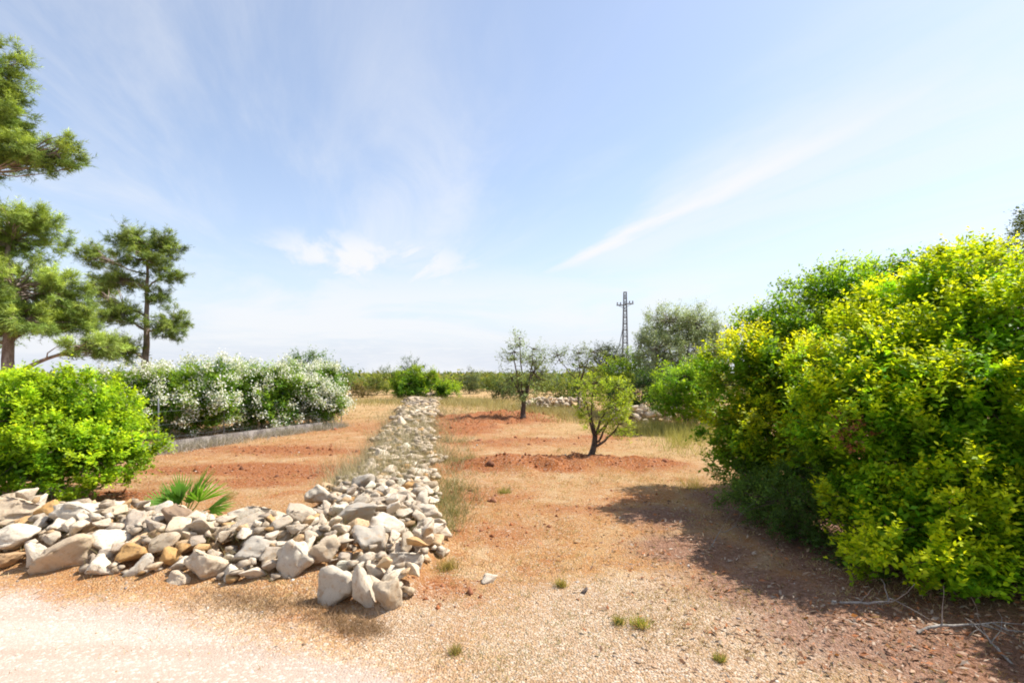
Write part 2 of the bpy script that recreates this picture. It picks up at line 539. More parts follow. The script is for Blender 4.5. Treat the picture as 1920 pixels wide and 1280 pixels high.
# ------------------------------------------------------------------ stones
def ico(sub):
    import bmesh
    bm = bmesh.new()
    bmesh.ops.create_icosphere(bm, subdivisions=sub, radius=1.0)
    v = np.array([q.co[:] for q in bm.verts])
    f = np.array([[q.index for q in p.verts] for p in bm.faces])
    bm.free()
    return v, f


def rock_shape(seed, cuts, rough=1.0):
    """broken limestone: the hull of a few random points, edges chipped, faces roughened"""
    import bmesh
    rng = np.random.default_rng(seed)
    bm = bmesh.new()
    n = int(rng.integers(9, 15))
    p = rng.normal(size=(n, 3))
    p = unit(p) * rng.uniform(0.72, 1.0, (n, 1)) * np.array([1, rng.uniform(0.75, 1), rng.uniform(0.7, 1)])
    for q in p:
        bm.verts.new(q)
    res = bmesh.ops.convex_hull(bm, input=bm.verts)
    bmesh.ops.delete(bm, geom=[g for g in res['geom_interior'] if isinstance(g, bmesh.types.BMVert)], context='VERTS')
    if cuts > 0:
        bmesh.ops.bevel(bm, geom=bm.edges[:], offset=0.055, segments=1, affect='EDGES', profile=0.6)
        bmesh.ops.triangulate(bm, faces=bm.faces[:])
        for c in range(cuts):
            long_e = [e for e in bm.edges if e.calc_length() > (0.42, 0.24, 0.14)[c]]
            bmesh.ops.subdivide_edges(bm, edges=long_e, cuts=1, use_grid_fill=True)
            bmesh.ops.triangulate(bm, faces=bm.faces[:])
    bm.normal_update()
    off = rng.uniform(0, 50, 3)
    for q in bm.verts:
        c = Vector(np.array(q.co) + off)
        d = 0.075 * mnoise.fractal(c * 2.2, 0.7, 2.2, 5) - 0.10 * max(mnoise.noise(c * 3.7) - 0.12, 0)
        q.co += q.normal * d * rough
    bmesh.ops.triangulate(bm, faces=bm.faces[:])
    bm.verts.index_update()
    v = np.array([q.co[:] for q in bm.verts])
    f = np.array([[q.index for q in g.verts] for g in bm.faces])
    bm.free()
    ext = (v.max(0) - v.min(0)) / 2
    return (v - (v.max(0) + v.min(0)) / 2) / ext, f          # fills the unit box


ROCK_HI = [mesh_np('stone', *rock_shape(100 + i, 3)) for i in range(14)]
ROCK_MID = [mesh_np('stone', *rock_shape(200 + i, 2)) for i in range(16)]
ROCK_LO = [mesh_np('stone', *rock_shape(300 + i, 1, 0.8)) for i in range(12)]
ROCK_TINY = [rock_shape(400 + i, 0, 0.3) for i in range(10)]
for _m in ROCK_HI + ROCK_MID + ROCK_LO:
    _m.materials.append(M_STONE)

TONES = np.array([(0.56, 0.50, 0.42), (0.60, 0.55, 0.48), (0.50, 0.45, 0.385), (0.56, 0.485, 0.38), (0.40, 0.355, 0.31), (0.56, 0.42, 0.27), (0.50, 0.33, 0.16), (0.64, 0.60, 0.53)])
TONE_P = np.array([0.2, 0.2, 0.15, 0.13, 0.1, 0.09, 0.05, 0.08])


class Heap:
    """drops stones one after another on a height field, so that each rests on what lies below"""
    def __init__(self, x0, x1, y0, y1, res=0.03):
        self.x0, self.y0, self.res = x0, y0, res
        self.xs = np.arange(x0, x1, res)
        self.ys = np.arange(y0, y1, res)
        X, Y = np.meshgrid(self.xs, self.ys)
        self.H = gz(X, Y)
        self.G = self.H.copy()

    def drop(self, x, y, a, b, c, rot, commit=True):
        R = max(a, b)
        i0, i1 = int((x - R - self.x0) / self.res), int((x + R - self.x0) / self.res) + 1
        j0, j1 = int((y - R - self.y0) / self.res), int((y + R - self.y0) / self.res) + 1
        i0, j0 = max(i0, 0), max(j0, 0)
        i1, j1 = min(i1, len(self.xs)), min(j1, len(self.ys))
        if i1 - i0 < 2 or j1 - j0 < 2:
            return None
        X, Y = np.meshgrid(self.xs[i0:i1] - x, self.ys[j0:j1] - y)
        ca, sa = math.cos(rot), math.sin(rot)
        r2 = ((X * ca + Y * sa) / a) ** 2 + ((-X * sa + Y * ca) / b) ** 2
        prof = c * np.sqrt(np.clip(1 - r2, 0, 1))
        sub = self.H[j0:j1, i0:i1]
        ok = r2 < 0.72
        if not ok.any():
            return None
        z = float(np.max((sub + prof)[ok])) - 0.30 * c
        if commit:
            self.H[j0:j1, i0:i1] = np.where(r2 < 0.95, np.maximum(sub, z + prof * 0.9), sub)
        return z


def put_stone(parent, rng, x, y, z, a, b, c, rot, tone=None, tilt=0.22, pool=None, sink=0.0):
    me = pool[rng.integers(len(pool))]
    o = bpy.data.objects.new('stone', me)
    COL.objects.link(o)
    o.parent = parent
    o.location = (Vector((x, y, z - sink)) - parent.location) if parent else (x, y, z - sink)
    o.scale = (a, b, c)
    o.rotation_euler = (rng.normal() * tilt, rng.normal() * tilt, rot)
    t = TONES[rng.choice(len(TONES), p=TONE_P)] if tone is None else np.array(tone)
    t = t * rng.uniform(0.9, 1.22) * np.array([1.07, 0.98, 0.855])
    o.color = (*np.clip(t, 0, 0.75), 1)
    return o


def bits_mesh(name, shapes, X, S, tone, rng, flat=0.6):
    """many tiny stones or clods joined in one mesh"""
    Vs, Fs, Cs, n = [], [], [], 0
    for i in range(len(X)):
        v, f = shapes[rng.integers(len(shapes))]
        a = rng.uniform(0, 6.28)
        s = S[i] * rng.uniform(0.7, 1.3, 3) * np.array([1, 1, flat])
        p = v * s
        q = np.stack([p[:, 0] * math.cos(a) - p[:, 1] * math.sin(a), p[:, 0] * math.sin(a) + p[:, 1] * math.cos(a), p[:, 2]], 1)
        Vs.append(q + X[i])
        Fs.append(f + n)
        Cs.append(np.repeat(tone[i][None], len(v), 0))
        n += len(v)
    return mesh_np(name, np.concatenate(Vs), np.concatenate(Fs), np.concatenate(Cs))


def build_heap_wall(root, rng, heap, inside, height, sizes, hand, pool_of, max_parts=300, rubble=None):
    """inside(x, y) -> 0..1 profile across the wall; sizes: list of (count, rmin, rmax)"""
    parts = 0
    placed = []
    for (x, y, z, a, b, c, rot, tone, tilt) in hand:
        heap.drop(x, y, a, b, c, rot)
        put_stone(root, rng, x, y, z, a, b, c, rot, tone, tilt, ROCK_HI)
        parts += 1
    X, Y = np.meshgrid(heap.xs, heap.ys)
    prof = inside(X, Y) * height(X, Y)
    cand = np.argwhere(prof > 0.03)
    for count, r0, r1 in sizes:
        for _ in range(count):
            a = rng.uniform(r0, r1)
            b = a * rng.uniform(0.5, 0.95)
            c = a * rng.uniform(0.36, 0.7)
            best = None
            pick = cand[rng.integers(len(cand), size=26)]
            deficit = prof[pick[:, 0], pick[:, 1]] - (heap.H - heap.G)[pick[:, 0], pick[:, 1]]
            for q in np.argsort(-deficit)[:5]:
                j, i = pick[q]
                x, y = heap.xs[i] + rng.uniform(-.015, .015), heap.ys[j]
                rot = rng.uniform(0, 3.14)
                z = heap.drop(x, y, a, b, c, rot, False)
                if z is None:
                    continue
                over = (z + c * 0.7) - (prof[j, i] + heap.G[j, i])
                if best is None or over < best[0]:
                    best = (over, x, y, z, rot)
            if best is None or best[0] > 0.30 * c + 0.07:
                continue
            _, x, y, z, rot = best
            heap.drop(x, y, a, b, c, rot)
            placed.append((x, y, z, a, b, c, rot))
    placed.sort(key=lambda s: -s[3] / math.hypot(s[0], s[1]))
    for s in placed[:max_parts - parts]:
        put_stone(root, rng, *s, None, 0.34, pool_of(s))
    rest = placed[max_parts - parts:]
    if rest:
        Xr = np.array([s[:3] for s in rest])
        Sr = np.array([s[3] for s in rest])
        tn = TONES[rng.choice(len(TONES), size=len(rest), p=TONE_P)] * rng.uniform(0.6, 0.95, (len(rest), 1)) * np.array([1.04, 0.96, 0.85])
        me = bits_mesh('rubble', ROCK_TINY, Xr, Sr, tn, rng, 0.65)
        o = child('rubble', me, M_BITS, root)
        o['kind'] = 'stuff'
    return len(placed)


def hand_stone(px, py, d, wpx, hpx, depth=0.8, rot=0.0, tone=None, tilt=0.1):
    """stone seen centred on a photo pixel at depth d; returns centre and half sizes"""
    p = P(px, py, d)
    a = wpx / 2 * d / F * 0.86
    c = hpx / 2 * d / F * 0.92
    return (p[0], p[1], p[2], a, a * depth, c, rot, tone, tilt)


WHITE, GREY, OCHRE, TAN, BROWN = (0.58, 0.55, 0.49), (0.40, 0.385, 0.36), (0.50, 0.31, 0.12), (0.52, 0.45, 0.36), (0.30, 0.22, 0.16)
rw = np.random.default_rng(21)

# wall along the road: front foot and back foot lines
def height1(X, Y):
    return 0.15 + 0.34 * (fbm(X * 1.5, Y * 1.5, 3) - 0.45)


hand1 = [hand_stone(632, 1096, 3.62, 92, 84, 0.8, 0.2, WHITE, 0.08), hand_stone(684, 1100, 3.55, 62, 110, 0.8, 0.9, WHITE, 0.15),
         hand_stone(728, 1122, 3.5, 72, 92, 0.8, 0.4, TAN, 0.1), hand_stone(748, 1056, 3.98, 118, 56, 0.7, -0.35, WHITE, 0.1),
         hand_stone(690, 1020, 4.2, 92, 66, 0.9, 0.2, GREY, 0.2), hand_stone(612, 1030, 4.1, 84, 62, 0.9, 0.5, TAN, 0.15),
         hand_stone(556, 1048, 4.05, 82, 86, 0.8, 0.2, WHITE, 0.2), hand_stone(720, 985, 4.7, 96, 50, 0.8, -0.4, WHITE, 0.15),
         hand_stone(668, 962, 4.95, 96, 48, 0.9, 0.1, GREY, 0.08), hand_stone(338, 972, 4.75, 82, 56, 0.8, 0.45, BROWN, 0.3),
         hand_stone(390, 1058, 4.05, 92, 76, 0.8, 0.1, TAN, 0.15), hand_stone(130, 1036, 4.25, 120, 84, 0.8, 0.3, (0.56, 0.47, 0.36), 0.18),
         hand_stone(70, 1044, 4.2, 48, 74, 0.8, 0.2, WHITE, 0.2), hand_stone(28, 1008, 4.4, 104, 58, 0.8, 0.1, WHITE, 0.1),
         hand_stone(20, 952, 4.9, 110, 56, 0.8, 0.0, TAN, 0.15), hand_stone(165, 962, 4.85, 130, 52, 0.8, 0.2, WHITE, 0.12),
         hand_stone(470, 968, 4.8, 84, 50, 0.9, 0.2, WHITE, 0.15), hand_stone(478, 1030, 4.2, 88, 56, 0.9, 0.6, GREY, 0.2),
         hand_stone(265, 1062, 4.1, 62, 58, 0.8, 0.4, WHITE, 0.2), hand_stone(318, 1042, 4.15, 44, 42, 0.9, 0.1, OCHRE, 0.2),
         hand_stone(250, 1034, 4.2, 62, 36, 0.9, 0.4, OCHRE, 0.2), hand_stone(92, 952, 4.95, 46, 36, 0.9, 0.1, OCHRE, 0.2),
         hand_stone(420, 1002, 4.45, 64, 40, 0.8, 0.1, (0.52, 0.42, 0.30), 0.2), hand_stone(545, 985, 4.6, 76, 52, 0.8, 0.3, WHITE, 0.2),
         hand_stone(335, 1086, 3.95, 52, 36, 0.9, 0.3, TAN, 0.15), hand_stone(440, 1075, 4.0, 56, 42, 0.9, 0.3, WHITE, 0.15),
         hand_stone(205, 1010, 4.4, 80, 46, 0.9, 0.3, WHITE, 0.15), hand_stone(10, 1046, 4.2, 70, 36, 0.8, 0.5, (0.50, 0.34, 0.2), 0.2)]
w1 = thing('dry_stone_wall', (-3.0, 4.6, 0), 'low tumbled wall of pale limestone blocks running beside the gravel road', 'stone wall')
h1 = Heap(-7.6, 0.2, 3.0, 6.6)
n1 = build_heap_wall(w1, rw, h1, inside1, height1, [(45, 0.12, 0.18), (330, 0.075, 0.125), (300, 0.045, 0.075), (500, 0.02, 0.045)], hand1,
                     lambda s: ROCK_HI if s[3] > 0.14 else (ROCK_MID if s[3] > 0.07 else ROCK_LO))

# wall that runs back into the field from the corner: (Y, centre X, width, height)
def height2(X, Y):
    return 0.5 * np.interp(Y, W2[:, 0], W2[:, 3]) * (1.5 * fbm(X * 1.3 + 8, Y * 0.8, 3) + 0.2).clip(0, 1.5)


w2 = thing('dry_stone_wall', (-2.2, 10.0, 0), 'long low line of heaped limestone rubble running away across the field', 'stone wall')
h2 = Heap(-8.2, 0.4, 4.4, 12.6)
hand2 = [hand_stone(678, 908, 6.3, 62, 44, 0.9, 0.3, GREY, 0.2), hand_stone(795, 942, 5.6, 46, 52, 0.8, 0.8, WHITE, 0.2),
         hand_stone(600, 925, 6.0, 66, 40, 0.9, 0.3, WHITE, 0.15), hand_stone(770, 862, 8.6, 60, 26, 0.8, 0.2, TAN, 0.1),
         hand_stone(775, 890, 7.4, 58, 26, 0.8, -0.2, WHITE, 0.1), hand_stone(715, 855, 8.8, 40, 34, 0.8, 0.2, WHITE, 0.2),
         hand_stone(735, 915, 6.4, 60, 34, 0.8, 0.2, TAN, 0.2)]
build_heap_wall(w2, rw, h2, inside2, height2, [(40, 0.12, 0.18), (240, 0.075, 0.12), (900, 0.03, 0.075)], hand2,
                lambda s: ROCK_HI if s[3] > 0.15 else (ROCK_MID if s[3] > 0.08 else ROCK_LO), 190)
# its far stretch, coarser height field
h2b = Heap(-8.5, 0.0, 12.0, 37.5, 0.07)
far_wall_inside = lambda X, Y: inside2(X, Y) * sstep(11.9, 12.4, Y)


def build_far_wall():
    stash = w2
    build_heap_wall(stash, rw, h2b, far_wall_inside, height2, [(320, 0.12, 0.19), (1700, 0.06, 0.12)], [], lambda s: ROCK_LO, 110)


build_far_wall()

# pale rubble heap beyond the young trees, and a grey wall in the shade under the olive
w3 = thing('rubble_heap', (*Gd(1050, 765), 0), 'pale bank of heaped rubble behind the two young almond trees', 'rubble heap')
c3 = Gd(1045, 765)
h3 = Heap(c3[0] - 2.2, c3[0] + 2.2, c3[1] - 1.5, c3[1] + 1.5, 0.05)
build_heap_wall(w3, rw, h3, lambda X, Y: sstep(1.0, 0.4, ((X - c3[0]) / 1.9) ** 2 + ((Y - c3[1]) / 0.9) ** 2), lambda X, Y: 0.42 + 0 * X,
                [(30, 0.18, 0.28), (110, 0.1, 0.18), (150, 0.06, 0.1)], [], lambda s: ROCK_LO, 150)
w4 = thing('dry_stone_wall', (4.9, 15.6, 0), 'short grey stone wall in the shade below the olive tree', 'stone wall')
h4 = Heap(2.6, 7.6, 14.6, 17.6, 0.05)
build_heap_wall(w4, rw, h4, lambda X, Y: sstep(1.0, 0.5, np.abs(Y - (16.6 - 0.25 * (X - 3.0))) / 0.6) * sstep(2.9, 3.3, X) * sstep(7.3, 6.8, X),
                lambda X, Y: 0.55 + 0 * X, [(50, 0.16, 0.24), (120, 0.09, 0.16), (120, 0.05, 0.09)], [], lambda s: ROCK_LO, 160)

# loose single stones
for (px, py, w, h, tone, lab) in ((1097, 1108, 20, 16, (0.12, 0.10, 0.10), 'small dark stone lying alone on the pale gravel ground'),
                                  (916, 1086, 34, 20, (0.62, 0.58, 0.52), 'flat whitish stone half sunk in the open ground right of the wall corner'),
                                  (832, 1046, 24, 16, (0.58, 0.5, 0.42), 'small tan stone lying just right of the stone wall corner')):
    d = Gd(px, py)[1]
    a = w / 2 * d / F
    g = gp(px, py)
    o = put_stone(None, rw, g[0], g[1], g[2] + h / 2 * d / F * 0.4, a, a * 0.8, h / 2 * d / F, 0.4, tone, 0.1, ROCK_MID)
    o.name = 'loose_stone'
    tag(o, lab, 'stone')

# ------------------------------------------------------------------ plants
def leaves_mesh(name, pos, ax, nr, L, W, col, fold=0.16, droop=0.0):
    """one folded diamond per leaf"""
    sd_ = unit(np.cross(ax, nr))
    nr = np.cross(sd_, ax)
    L, W = L[:, None], W[:, None]
    mid = pos + ax * L * 0.45
    a = pos
    b = mid + sd_ * W * 0.5 + nr * W * fold
    c = pos + ax * L - nr * L * droop
    d = mid - sd_ * W * 0.5 + nr * W * fold
    V = np.stack([a, b, c, d], 1).reshape(-1, 3)
    Q = np.arange(len(V)).reshape(-1, 4)
    return mesh_np(name, V, Q, np.repeat(col, 4, 0))


def needles_mesh(name, pos, ax, nr, L, W, col):
    """one slim triangle per needle"""
    sd_ = unit(np.cross(ax, nr)) * (W * 0.5)[:, None]
    V = np.stack([pos - sd_, pos + sd_, pos + ax * L[:, None]], 1).reshape(-1, 3)
    return mesh_np(name, V, np.arange(len(V)).reshape(-1, 3), np.repeat(col, 3, 0))


def lobe(px, py, d, rx, ry, rd=None):
    """ellipsoid lobe: seen at a photo pixel, at depth d, radii in photo pixels; rd = radius in depth, metres"""
    s = d / F
    return (P(px, py, d), np.array([rx * s, (rx * s if rd is None else rd), ry * s]))


def clumps(rng, lobes, per_m2, shell=(0.72, 1.06), core=0.35, gap=0.0, gap_f=2.0, zmin=0.05):
    """cluster centres spread over a set of ellipsoids; returns centre, outward direction, lobe index, outerness"""
    C, O, K, E = [], [], [], []
    off = rng.uniform(0, 40, 3)
    for k, (c, r) in enumerate(lobes):
        area = 4 * math.pi * ((r[0] * r[1]) ** 1.6 / 3 + (r[0] * r[2]) ** 1.6 / 3 + (r[1] * r[2]) ** 1.6 / 3) ** (1 / 1.6)
        n = max(6, int(area * per_m2))
        u = unit(rng.normal(size=(n, 3)))
        t = rng.uniform(shell[0], shell[1], n)
        inner = rng.random(n) < core
        t = np.where(inner, rng.uniform(0.3, shell[0], n), t)
        p = c + u * r * t[:, None]
        ok = p[:, 2] > gz(p[:, 0], p[:, 1]) + zmin
        for j, (c2, r2) in enumerate(lobes):
            if j != k:
                q = np.linalg.norm((p - c2) / r2, axis=1)
                ok &= ~((q < 0.62) & (rng.random(n) < 0.8))
        if gap > 0:
            nn = np.array([mnoise.noise(Vector(x * gap_f + off)) for x in p])
            ok &= nn > (gap - 1) * 0.5
        C.append(p[ok])
        O.append(unit(u / r)[ok])
        K.append(np.full(ok.sum(), k))
        E.append(t[ok])
    return np.concatenate(C), np.concatenate(O), np.concatenate(K), np.concatenate(E)


def sublobes(rng, lobes, dens, r0, r1, zmin=0.1):
    """break big lobes into many small boughs over their outer skin"""
    L, par = [], []
    for k, (c, r) in enumerate(lobes):
        area = 4 * math.pi * ((r[0] * r[1]) ** 1.6 / 3 + (r[0] * r[2]) ** 1.6 / 3 + (r[1] * r[2]) ** 1.6 / 3) ** (1 / 1.6)
        n = max(5, int(area * dens))
        u = unit(rng.normal(size=(n, 3)))
        p = c + u * r * rng.uniform(0.62, 0.98, (n, 1))
        for i in range(n):
            if p[i, 2] < gz(p[i, 0], p[i, 1]) + zmin:
                continue
            if any(j != k and np.linalg.norm((p[i] - c2) / r2) < 0.62 for j, (c2, r2) in enumerate(lobes)):
                continue
            a = rng.uniform(r0, r1)
            L.append((p[i], a * np.array([rng.uniform(0.8, 1.3), rng.uniform(0.8, 1.3), rng.uniform(0.6, 1.0)]), unit(u[i] / r)))
            par.append(k)
    return L, np.array(par)


def sprigs(rng, C, O, S, ntw, nlf, L, W, old, new, newamt, up=0.45, spread=0.75, radial=0.9, upface=0.8, vary=0.22):
    N = len(C)
    d = unit(O[:, None] + np.array([0, 0, up]) + rng.normal(size=(N, ntw, 3)) * spread)
    base = C[:, None] - d * (S * 0.4)[:, None, None] + rng.normal(size=(N, ntw, 3)) * (S * 0.22)[:, None, None]
    t = (np.arange(nlf) + 0.5)[None, None, :] / nlf + rng.normal(size=(N, ntw, nlf)) * 0.07
    ln = S[:, None] * rng.uniform(0.6, 1.25, (N, ntw))
    pos = base[:, :, None] + d[:, :, None] * (t * ln[:, :, None])[..., None]
    rv = rng.normal(size=(N, ntw, nlf, 3))
    dd = np.broadcast_to(d[:, :, None], rv.shape)
    rv = unit(rv - (rv * dd).sum(-1, keepdims=True) * dd)
    ax = dd * (0.35 + 0.5 * t)[..., None] + rv * radial
    ax[..., 2] *= 0.6
    ax = unit(ax)
    nr = np.array([0.22, -0.05, 1.0]) * (upface + 0.25) + rng.normal(size=ax.shape) * 0.5 + O[:, None, None] * 0.35
    nr = unit(nr)
    sz = rng.uniform(0.7, 1.25, t.shape) * (1.08 - 0.35 * np.clip(t, 0, 1))
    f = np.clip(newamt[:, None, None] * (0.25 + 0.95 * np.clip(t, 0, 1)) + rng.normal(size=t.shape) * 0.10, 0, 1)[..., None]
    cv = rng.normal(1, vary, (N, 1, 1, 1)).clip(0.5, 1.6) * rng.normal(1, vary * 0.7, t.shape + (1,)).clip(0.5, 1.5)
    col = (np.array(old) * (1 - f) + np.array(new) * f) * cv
    r = lambda a, w=3: np.ascontiguousarray(a.reshape(-1, w))
    szf = sz.ravel()
    return r(pos), r(ax), r(nr), L * szf, W * szf, r(np.clip(col, 0.005, 0.9)), d, base


def woody(rng, base, fork, lobes, C, K, r0, k=7, twigs=0.5, twig_r=0.006, bow=0.12, lean=None):
    """trunk, a limb to every lobe, twigs to the clumps"""
    T = Tubes()
    base, fork = np.asarray(base, float), np.asarray(fork, float)
    tr = curve_pts(base - [0, 0, 0.08], fork, 8, 0.10 if lean is None else lean, rng)
    T.add(tr, np.linspace(r0, r0 * 0.72, 8) * np.array([1.45, 1.12] + [1] * 6), k)
    order = np.argsort([np.linalg.norm(c - fork) for c, r in lobes])
    limbs = {}
    for q in order:
        c, r = lobes[q]
        st = fork
        j = rng.integers(4, 8)
        if rng.random() < 0.45:
            st = tr[j]
        rr = r0 * rng.uniform(0.34, 0.55)
        pts = curve_pts(st, c + [0, 0, r[2] * 0.25], 9, bow, rng, -0.06)
        T.add(pts, np.linspace(rr, max(rr * 0.25, twig_r), 9), max(4, k - 2))
        limbs[q] = pts
    sel = np.flatnonzero(rng.random(len(C)) < twigs)
    for i in sel:
        pts = limbs[K[i]]
        w = np.linalg.norm(pts - C[i], axis=1) + np.linspace(0.3, 0, len(pts)) * np.linalg.norm(lobes[K[i]][1])
        s = pts[np.argmin(w)]
        L = np.linalg.norm(C[i] - s)
        T.add(curve_pts(s, C[i], 4, 0.14, rng), np.array([2.0, 1.5, 1.0, 0.5]) * twig_r * (0.6 + min(L, 2)), 3)
    return T


def bush(name, label, cat, base, lobes, seed, per=26, size=0.2, ntw=7, nlf=7, L=0.035, W=0.016, old=(0.05, 0.13, 0.015), new=(0.26, 0.34, 0.02),
         new_lit=(0.5, 0.5), mat=None, bark=None, r0=0.05, gap=0.35, up=0.45, group=None, core=0.35, twigs=0.25, spread=0.75, zmin=0.05,
         fork=None, tree=False, twig_r=0.005, gap_f=2.0, lean=None, shell=(0.72, 1.06), k=6, vary=0.22, radial=0.9, sub=None, dead=None):
    rng = np.random.default_rng(seed)
    root = thing(name, base, label, cat, group)
    C, O, K, E = clumps(rng, lobes, per, shell, core, gap, gap_f, zmin)
    patch = None
    if sub:
        lobes = [(c, np.maximum(r - sub[2] * sub[4], r * 0.6)) for c, r in lobes]
        SL, par = sublobes(rng, lobes, sub[0], sub[1], sub[2])
        nin = int(len(C) * 0.22)
        keep = np.argsort(E)[:nin]                              # the inner clumps stay as the dark heart of the shrub
        Ci, Oi, Ki, Ei = C[keep], O[keep], K[keep], np.minimum(E[keep], 0.6)
        Ci = Ci - (Oi * sub[1] * 0.6)
        Co, Oo, Ko, Eo = clumps(rng, [(a, b) for a, b, _ in SL], sub[3], (0.75, 1.1), 0.15, 0, 2.0, zmin)
        mo = np.array([c for _, _, c in SL])[Ko]
        ok = (Oo * mo).sum(1) > -0.35
        pv = rng.normal(size=len(SL))
        patch = np.concatenate([np.zeros(len(Ci)), pv[Ko][ok]])
        C, O = np.concatenate([Ci, Co[ok]]), np.concatenate([Oi, unit(Oo + mo * 0.6)[ok]])
        K, E = np.concatenate([Ki, par[Ko][ok]]), np.concatenate([Ei, np.maximum(Eo[ok], 0.9)])
    S = size * rng.uniform(0.65, 1.35, len(C))
    off = rng.uniform(0, 30, 3)
    pn = np.array([mnoise.noise(Vector(c * 1.3 + off)) for c in C])
    na = np.clip(new_lit[0] + new_lit[1] * (0.7 * pn + (0.75 if sub else 0.35) * O[:, 2]) + (0.30 * patch if patch is not None else 0) + rng.normal(size=len(C)) * 0.12, 0, 1) * sstep(0.5, 0.9, E)  # new growth, weighted to upward-facing clumps so bright lit tops are painted in too
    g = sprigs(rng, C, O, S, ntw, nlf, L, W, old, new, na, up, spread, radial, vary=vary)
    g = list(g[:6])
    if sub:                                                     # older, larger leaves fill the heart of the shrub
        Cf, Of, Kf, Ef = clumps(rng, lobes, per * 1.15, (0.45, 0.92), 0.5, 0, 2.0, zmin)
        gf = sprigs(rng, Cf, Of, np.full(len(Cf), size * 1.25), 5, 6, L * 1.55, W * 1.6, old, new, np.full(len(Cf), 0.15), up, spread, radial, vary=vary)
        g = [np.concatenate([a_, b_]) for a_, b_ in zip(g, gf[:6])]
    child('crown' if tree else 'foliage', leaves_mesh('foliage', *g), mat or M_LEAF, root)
    if dead:
        Cd, Od, Kd, Ed = clumps(rng, dead, 26, (0.3, 1.1), 0.2)
        gd = sprigs(rng, Cd, Od, np.full(len(Cd), size * 0.8), 6, 8, L * 0.9, W * 0.8, (0.30, 0.12, 0.055), (0.42, 0.2, 0.1), rng.random(len(Cd)), 0.1, 0.9)
        tag(child('dead_foliage', leaves_mesh('dead_foliage', *gd[:6]), M_STRAW, root), 'rust-brown dead sprigs')
    if fork is None:
        m = np.mean([c for c, r in lobes], axis=0)
        fork = np.array([base[0] * 0.7 + m[0] * 0.3, base[1] * 0.7 + m[1] * 0.3, base[2] + 0.25 * max(m[2] - base[2], 0.2)])
    T = woody(rng, base, fork, lobes, C, K, r0, k, twigs, twig_r, lean=lean)
    child('trunk' if tree else 'branches', T.mesh('wood'), bark or M_BARK_DARK, root)
    return root, C, O


# --- right: thicket of several shrubs -------------------------------------------------
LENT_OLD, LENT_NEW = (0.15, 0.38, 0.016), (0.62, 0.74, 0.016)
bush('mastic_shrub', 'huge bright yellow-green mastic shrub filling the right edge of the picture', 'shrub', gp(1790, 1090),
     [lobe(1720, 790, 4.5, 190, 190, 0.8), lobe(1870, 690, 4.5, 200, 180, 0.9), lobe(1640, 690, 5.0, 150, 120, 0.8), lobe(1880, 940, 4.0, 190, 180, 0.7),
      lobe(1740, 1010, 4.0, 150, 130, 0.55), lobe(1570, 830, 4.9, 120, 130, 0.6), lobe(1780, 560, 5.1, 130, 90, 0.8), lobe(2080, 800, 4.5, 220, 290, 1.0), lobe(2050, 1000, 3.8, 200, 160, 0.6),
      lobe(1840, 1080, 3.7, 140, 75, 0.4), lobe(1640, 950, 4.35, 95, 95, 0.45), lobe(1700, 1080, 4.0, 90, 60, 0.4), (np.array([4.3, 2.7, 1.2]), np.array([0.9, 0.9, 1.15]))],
     11, per=32, size=0.19, ntw=9, nlf=9, L=0.054, W=0.029, old=LENT_OLD, new=LENT_NEW, new_lit=(0.55, 0.7), vary=0.2, up=1.0, spread=0.6, gap=0.2, gap_f=2.6, r0=0.07, core=0.5, zmin=0.10, shell=(0.74, 1.12), sub=(4.0, 0.19, 0.38, 18, 0.42),
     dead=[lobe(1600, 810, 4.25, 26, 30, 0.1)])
bush('mastic_shrub', 'rounded yellow-tipped shrub at the left end of the right-hand thicket', 'shrub', gp(1440, 925),
     [lobe(1430, 690, 6.3, 85, 90, 0.6), lobe(1400, 790, 6.2, 76, 85, 0.6), lobe(1490, 740, 6.1, 85, 110, 0.7), lobe(1400, 860, 6.0, 72, 66, 0.55), lobe(1500, 860, 5.8, 80, 90, 0.5)],
     12, sub=(3.4, 0.20, 0.38, 19, 0.42), per=30, size=0.17, ntw=9, nlf=9, L=0.058, W=0.03, up=0.9, spread=0.6, old=(0.14, 0.32, 0.018), new=(0.58, 0.62, 0.016), new_lit=(0.42, 0.95), gap=0.42, core=0.45, shell=(0.72, 1.12))
bush('carob_shrub', 'tall mid-green shrub showing its top behind the yellow mastic thicket', 'shrub', gp(1600, 895),
     [lobe(1570, 580, 7.0, 78, 95, 0.8), lobe(1640, 550, 7.2, 76, 70, 0.7), lobe(1725, 510, 7.0, 72, 62, 0.7), lobe(1500, 640, 7.0, 66, 76, 0.7), lobe(1450, 625, 7.3, 64, 44, 0.6), lobe(1590, 700, 7.2, 130, 130, 0.7)],
     13, sub=(4, 0.22, 0.4, 15, 0.45), per=22, size=0.22, ntw=8, nlf=9, L=0.058, W=0.029, up=0.8, old=(0.11, 0.28, 0.018), new=(0.36, 0.52, 0.02), new_lit=(0.45, 0.7), gap=0.4, shell=(0.72, 1.16))
bush('juniper_shrub', 'low dark grey-green shrub spreading at the foot of the thicket', 'shrub', gp(1480, 1010),
     [lobe(1410, 930, 5.6, 66, 60, 0.4), lobe(1480, 950, 5.0, 84, 66, 0.4), lobe(1560, 990, 4.6, 84, 76, 0.4), lobe(1640, 1050, 4.2, 84, 64, 0.35), lobe(1540, 900, 5.0, 66, 66, 0.4)],
     14, per=52, size=0.16, ntw=9, nlf=10, L=0.034, W=0.014, old=(0.09, 0.18, 0.04), new=(0.20, 0.34, 0.045), new_lit=(0.35, 0.6), gap=0.38, r0=0.03)
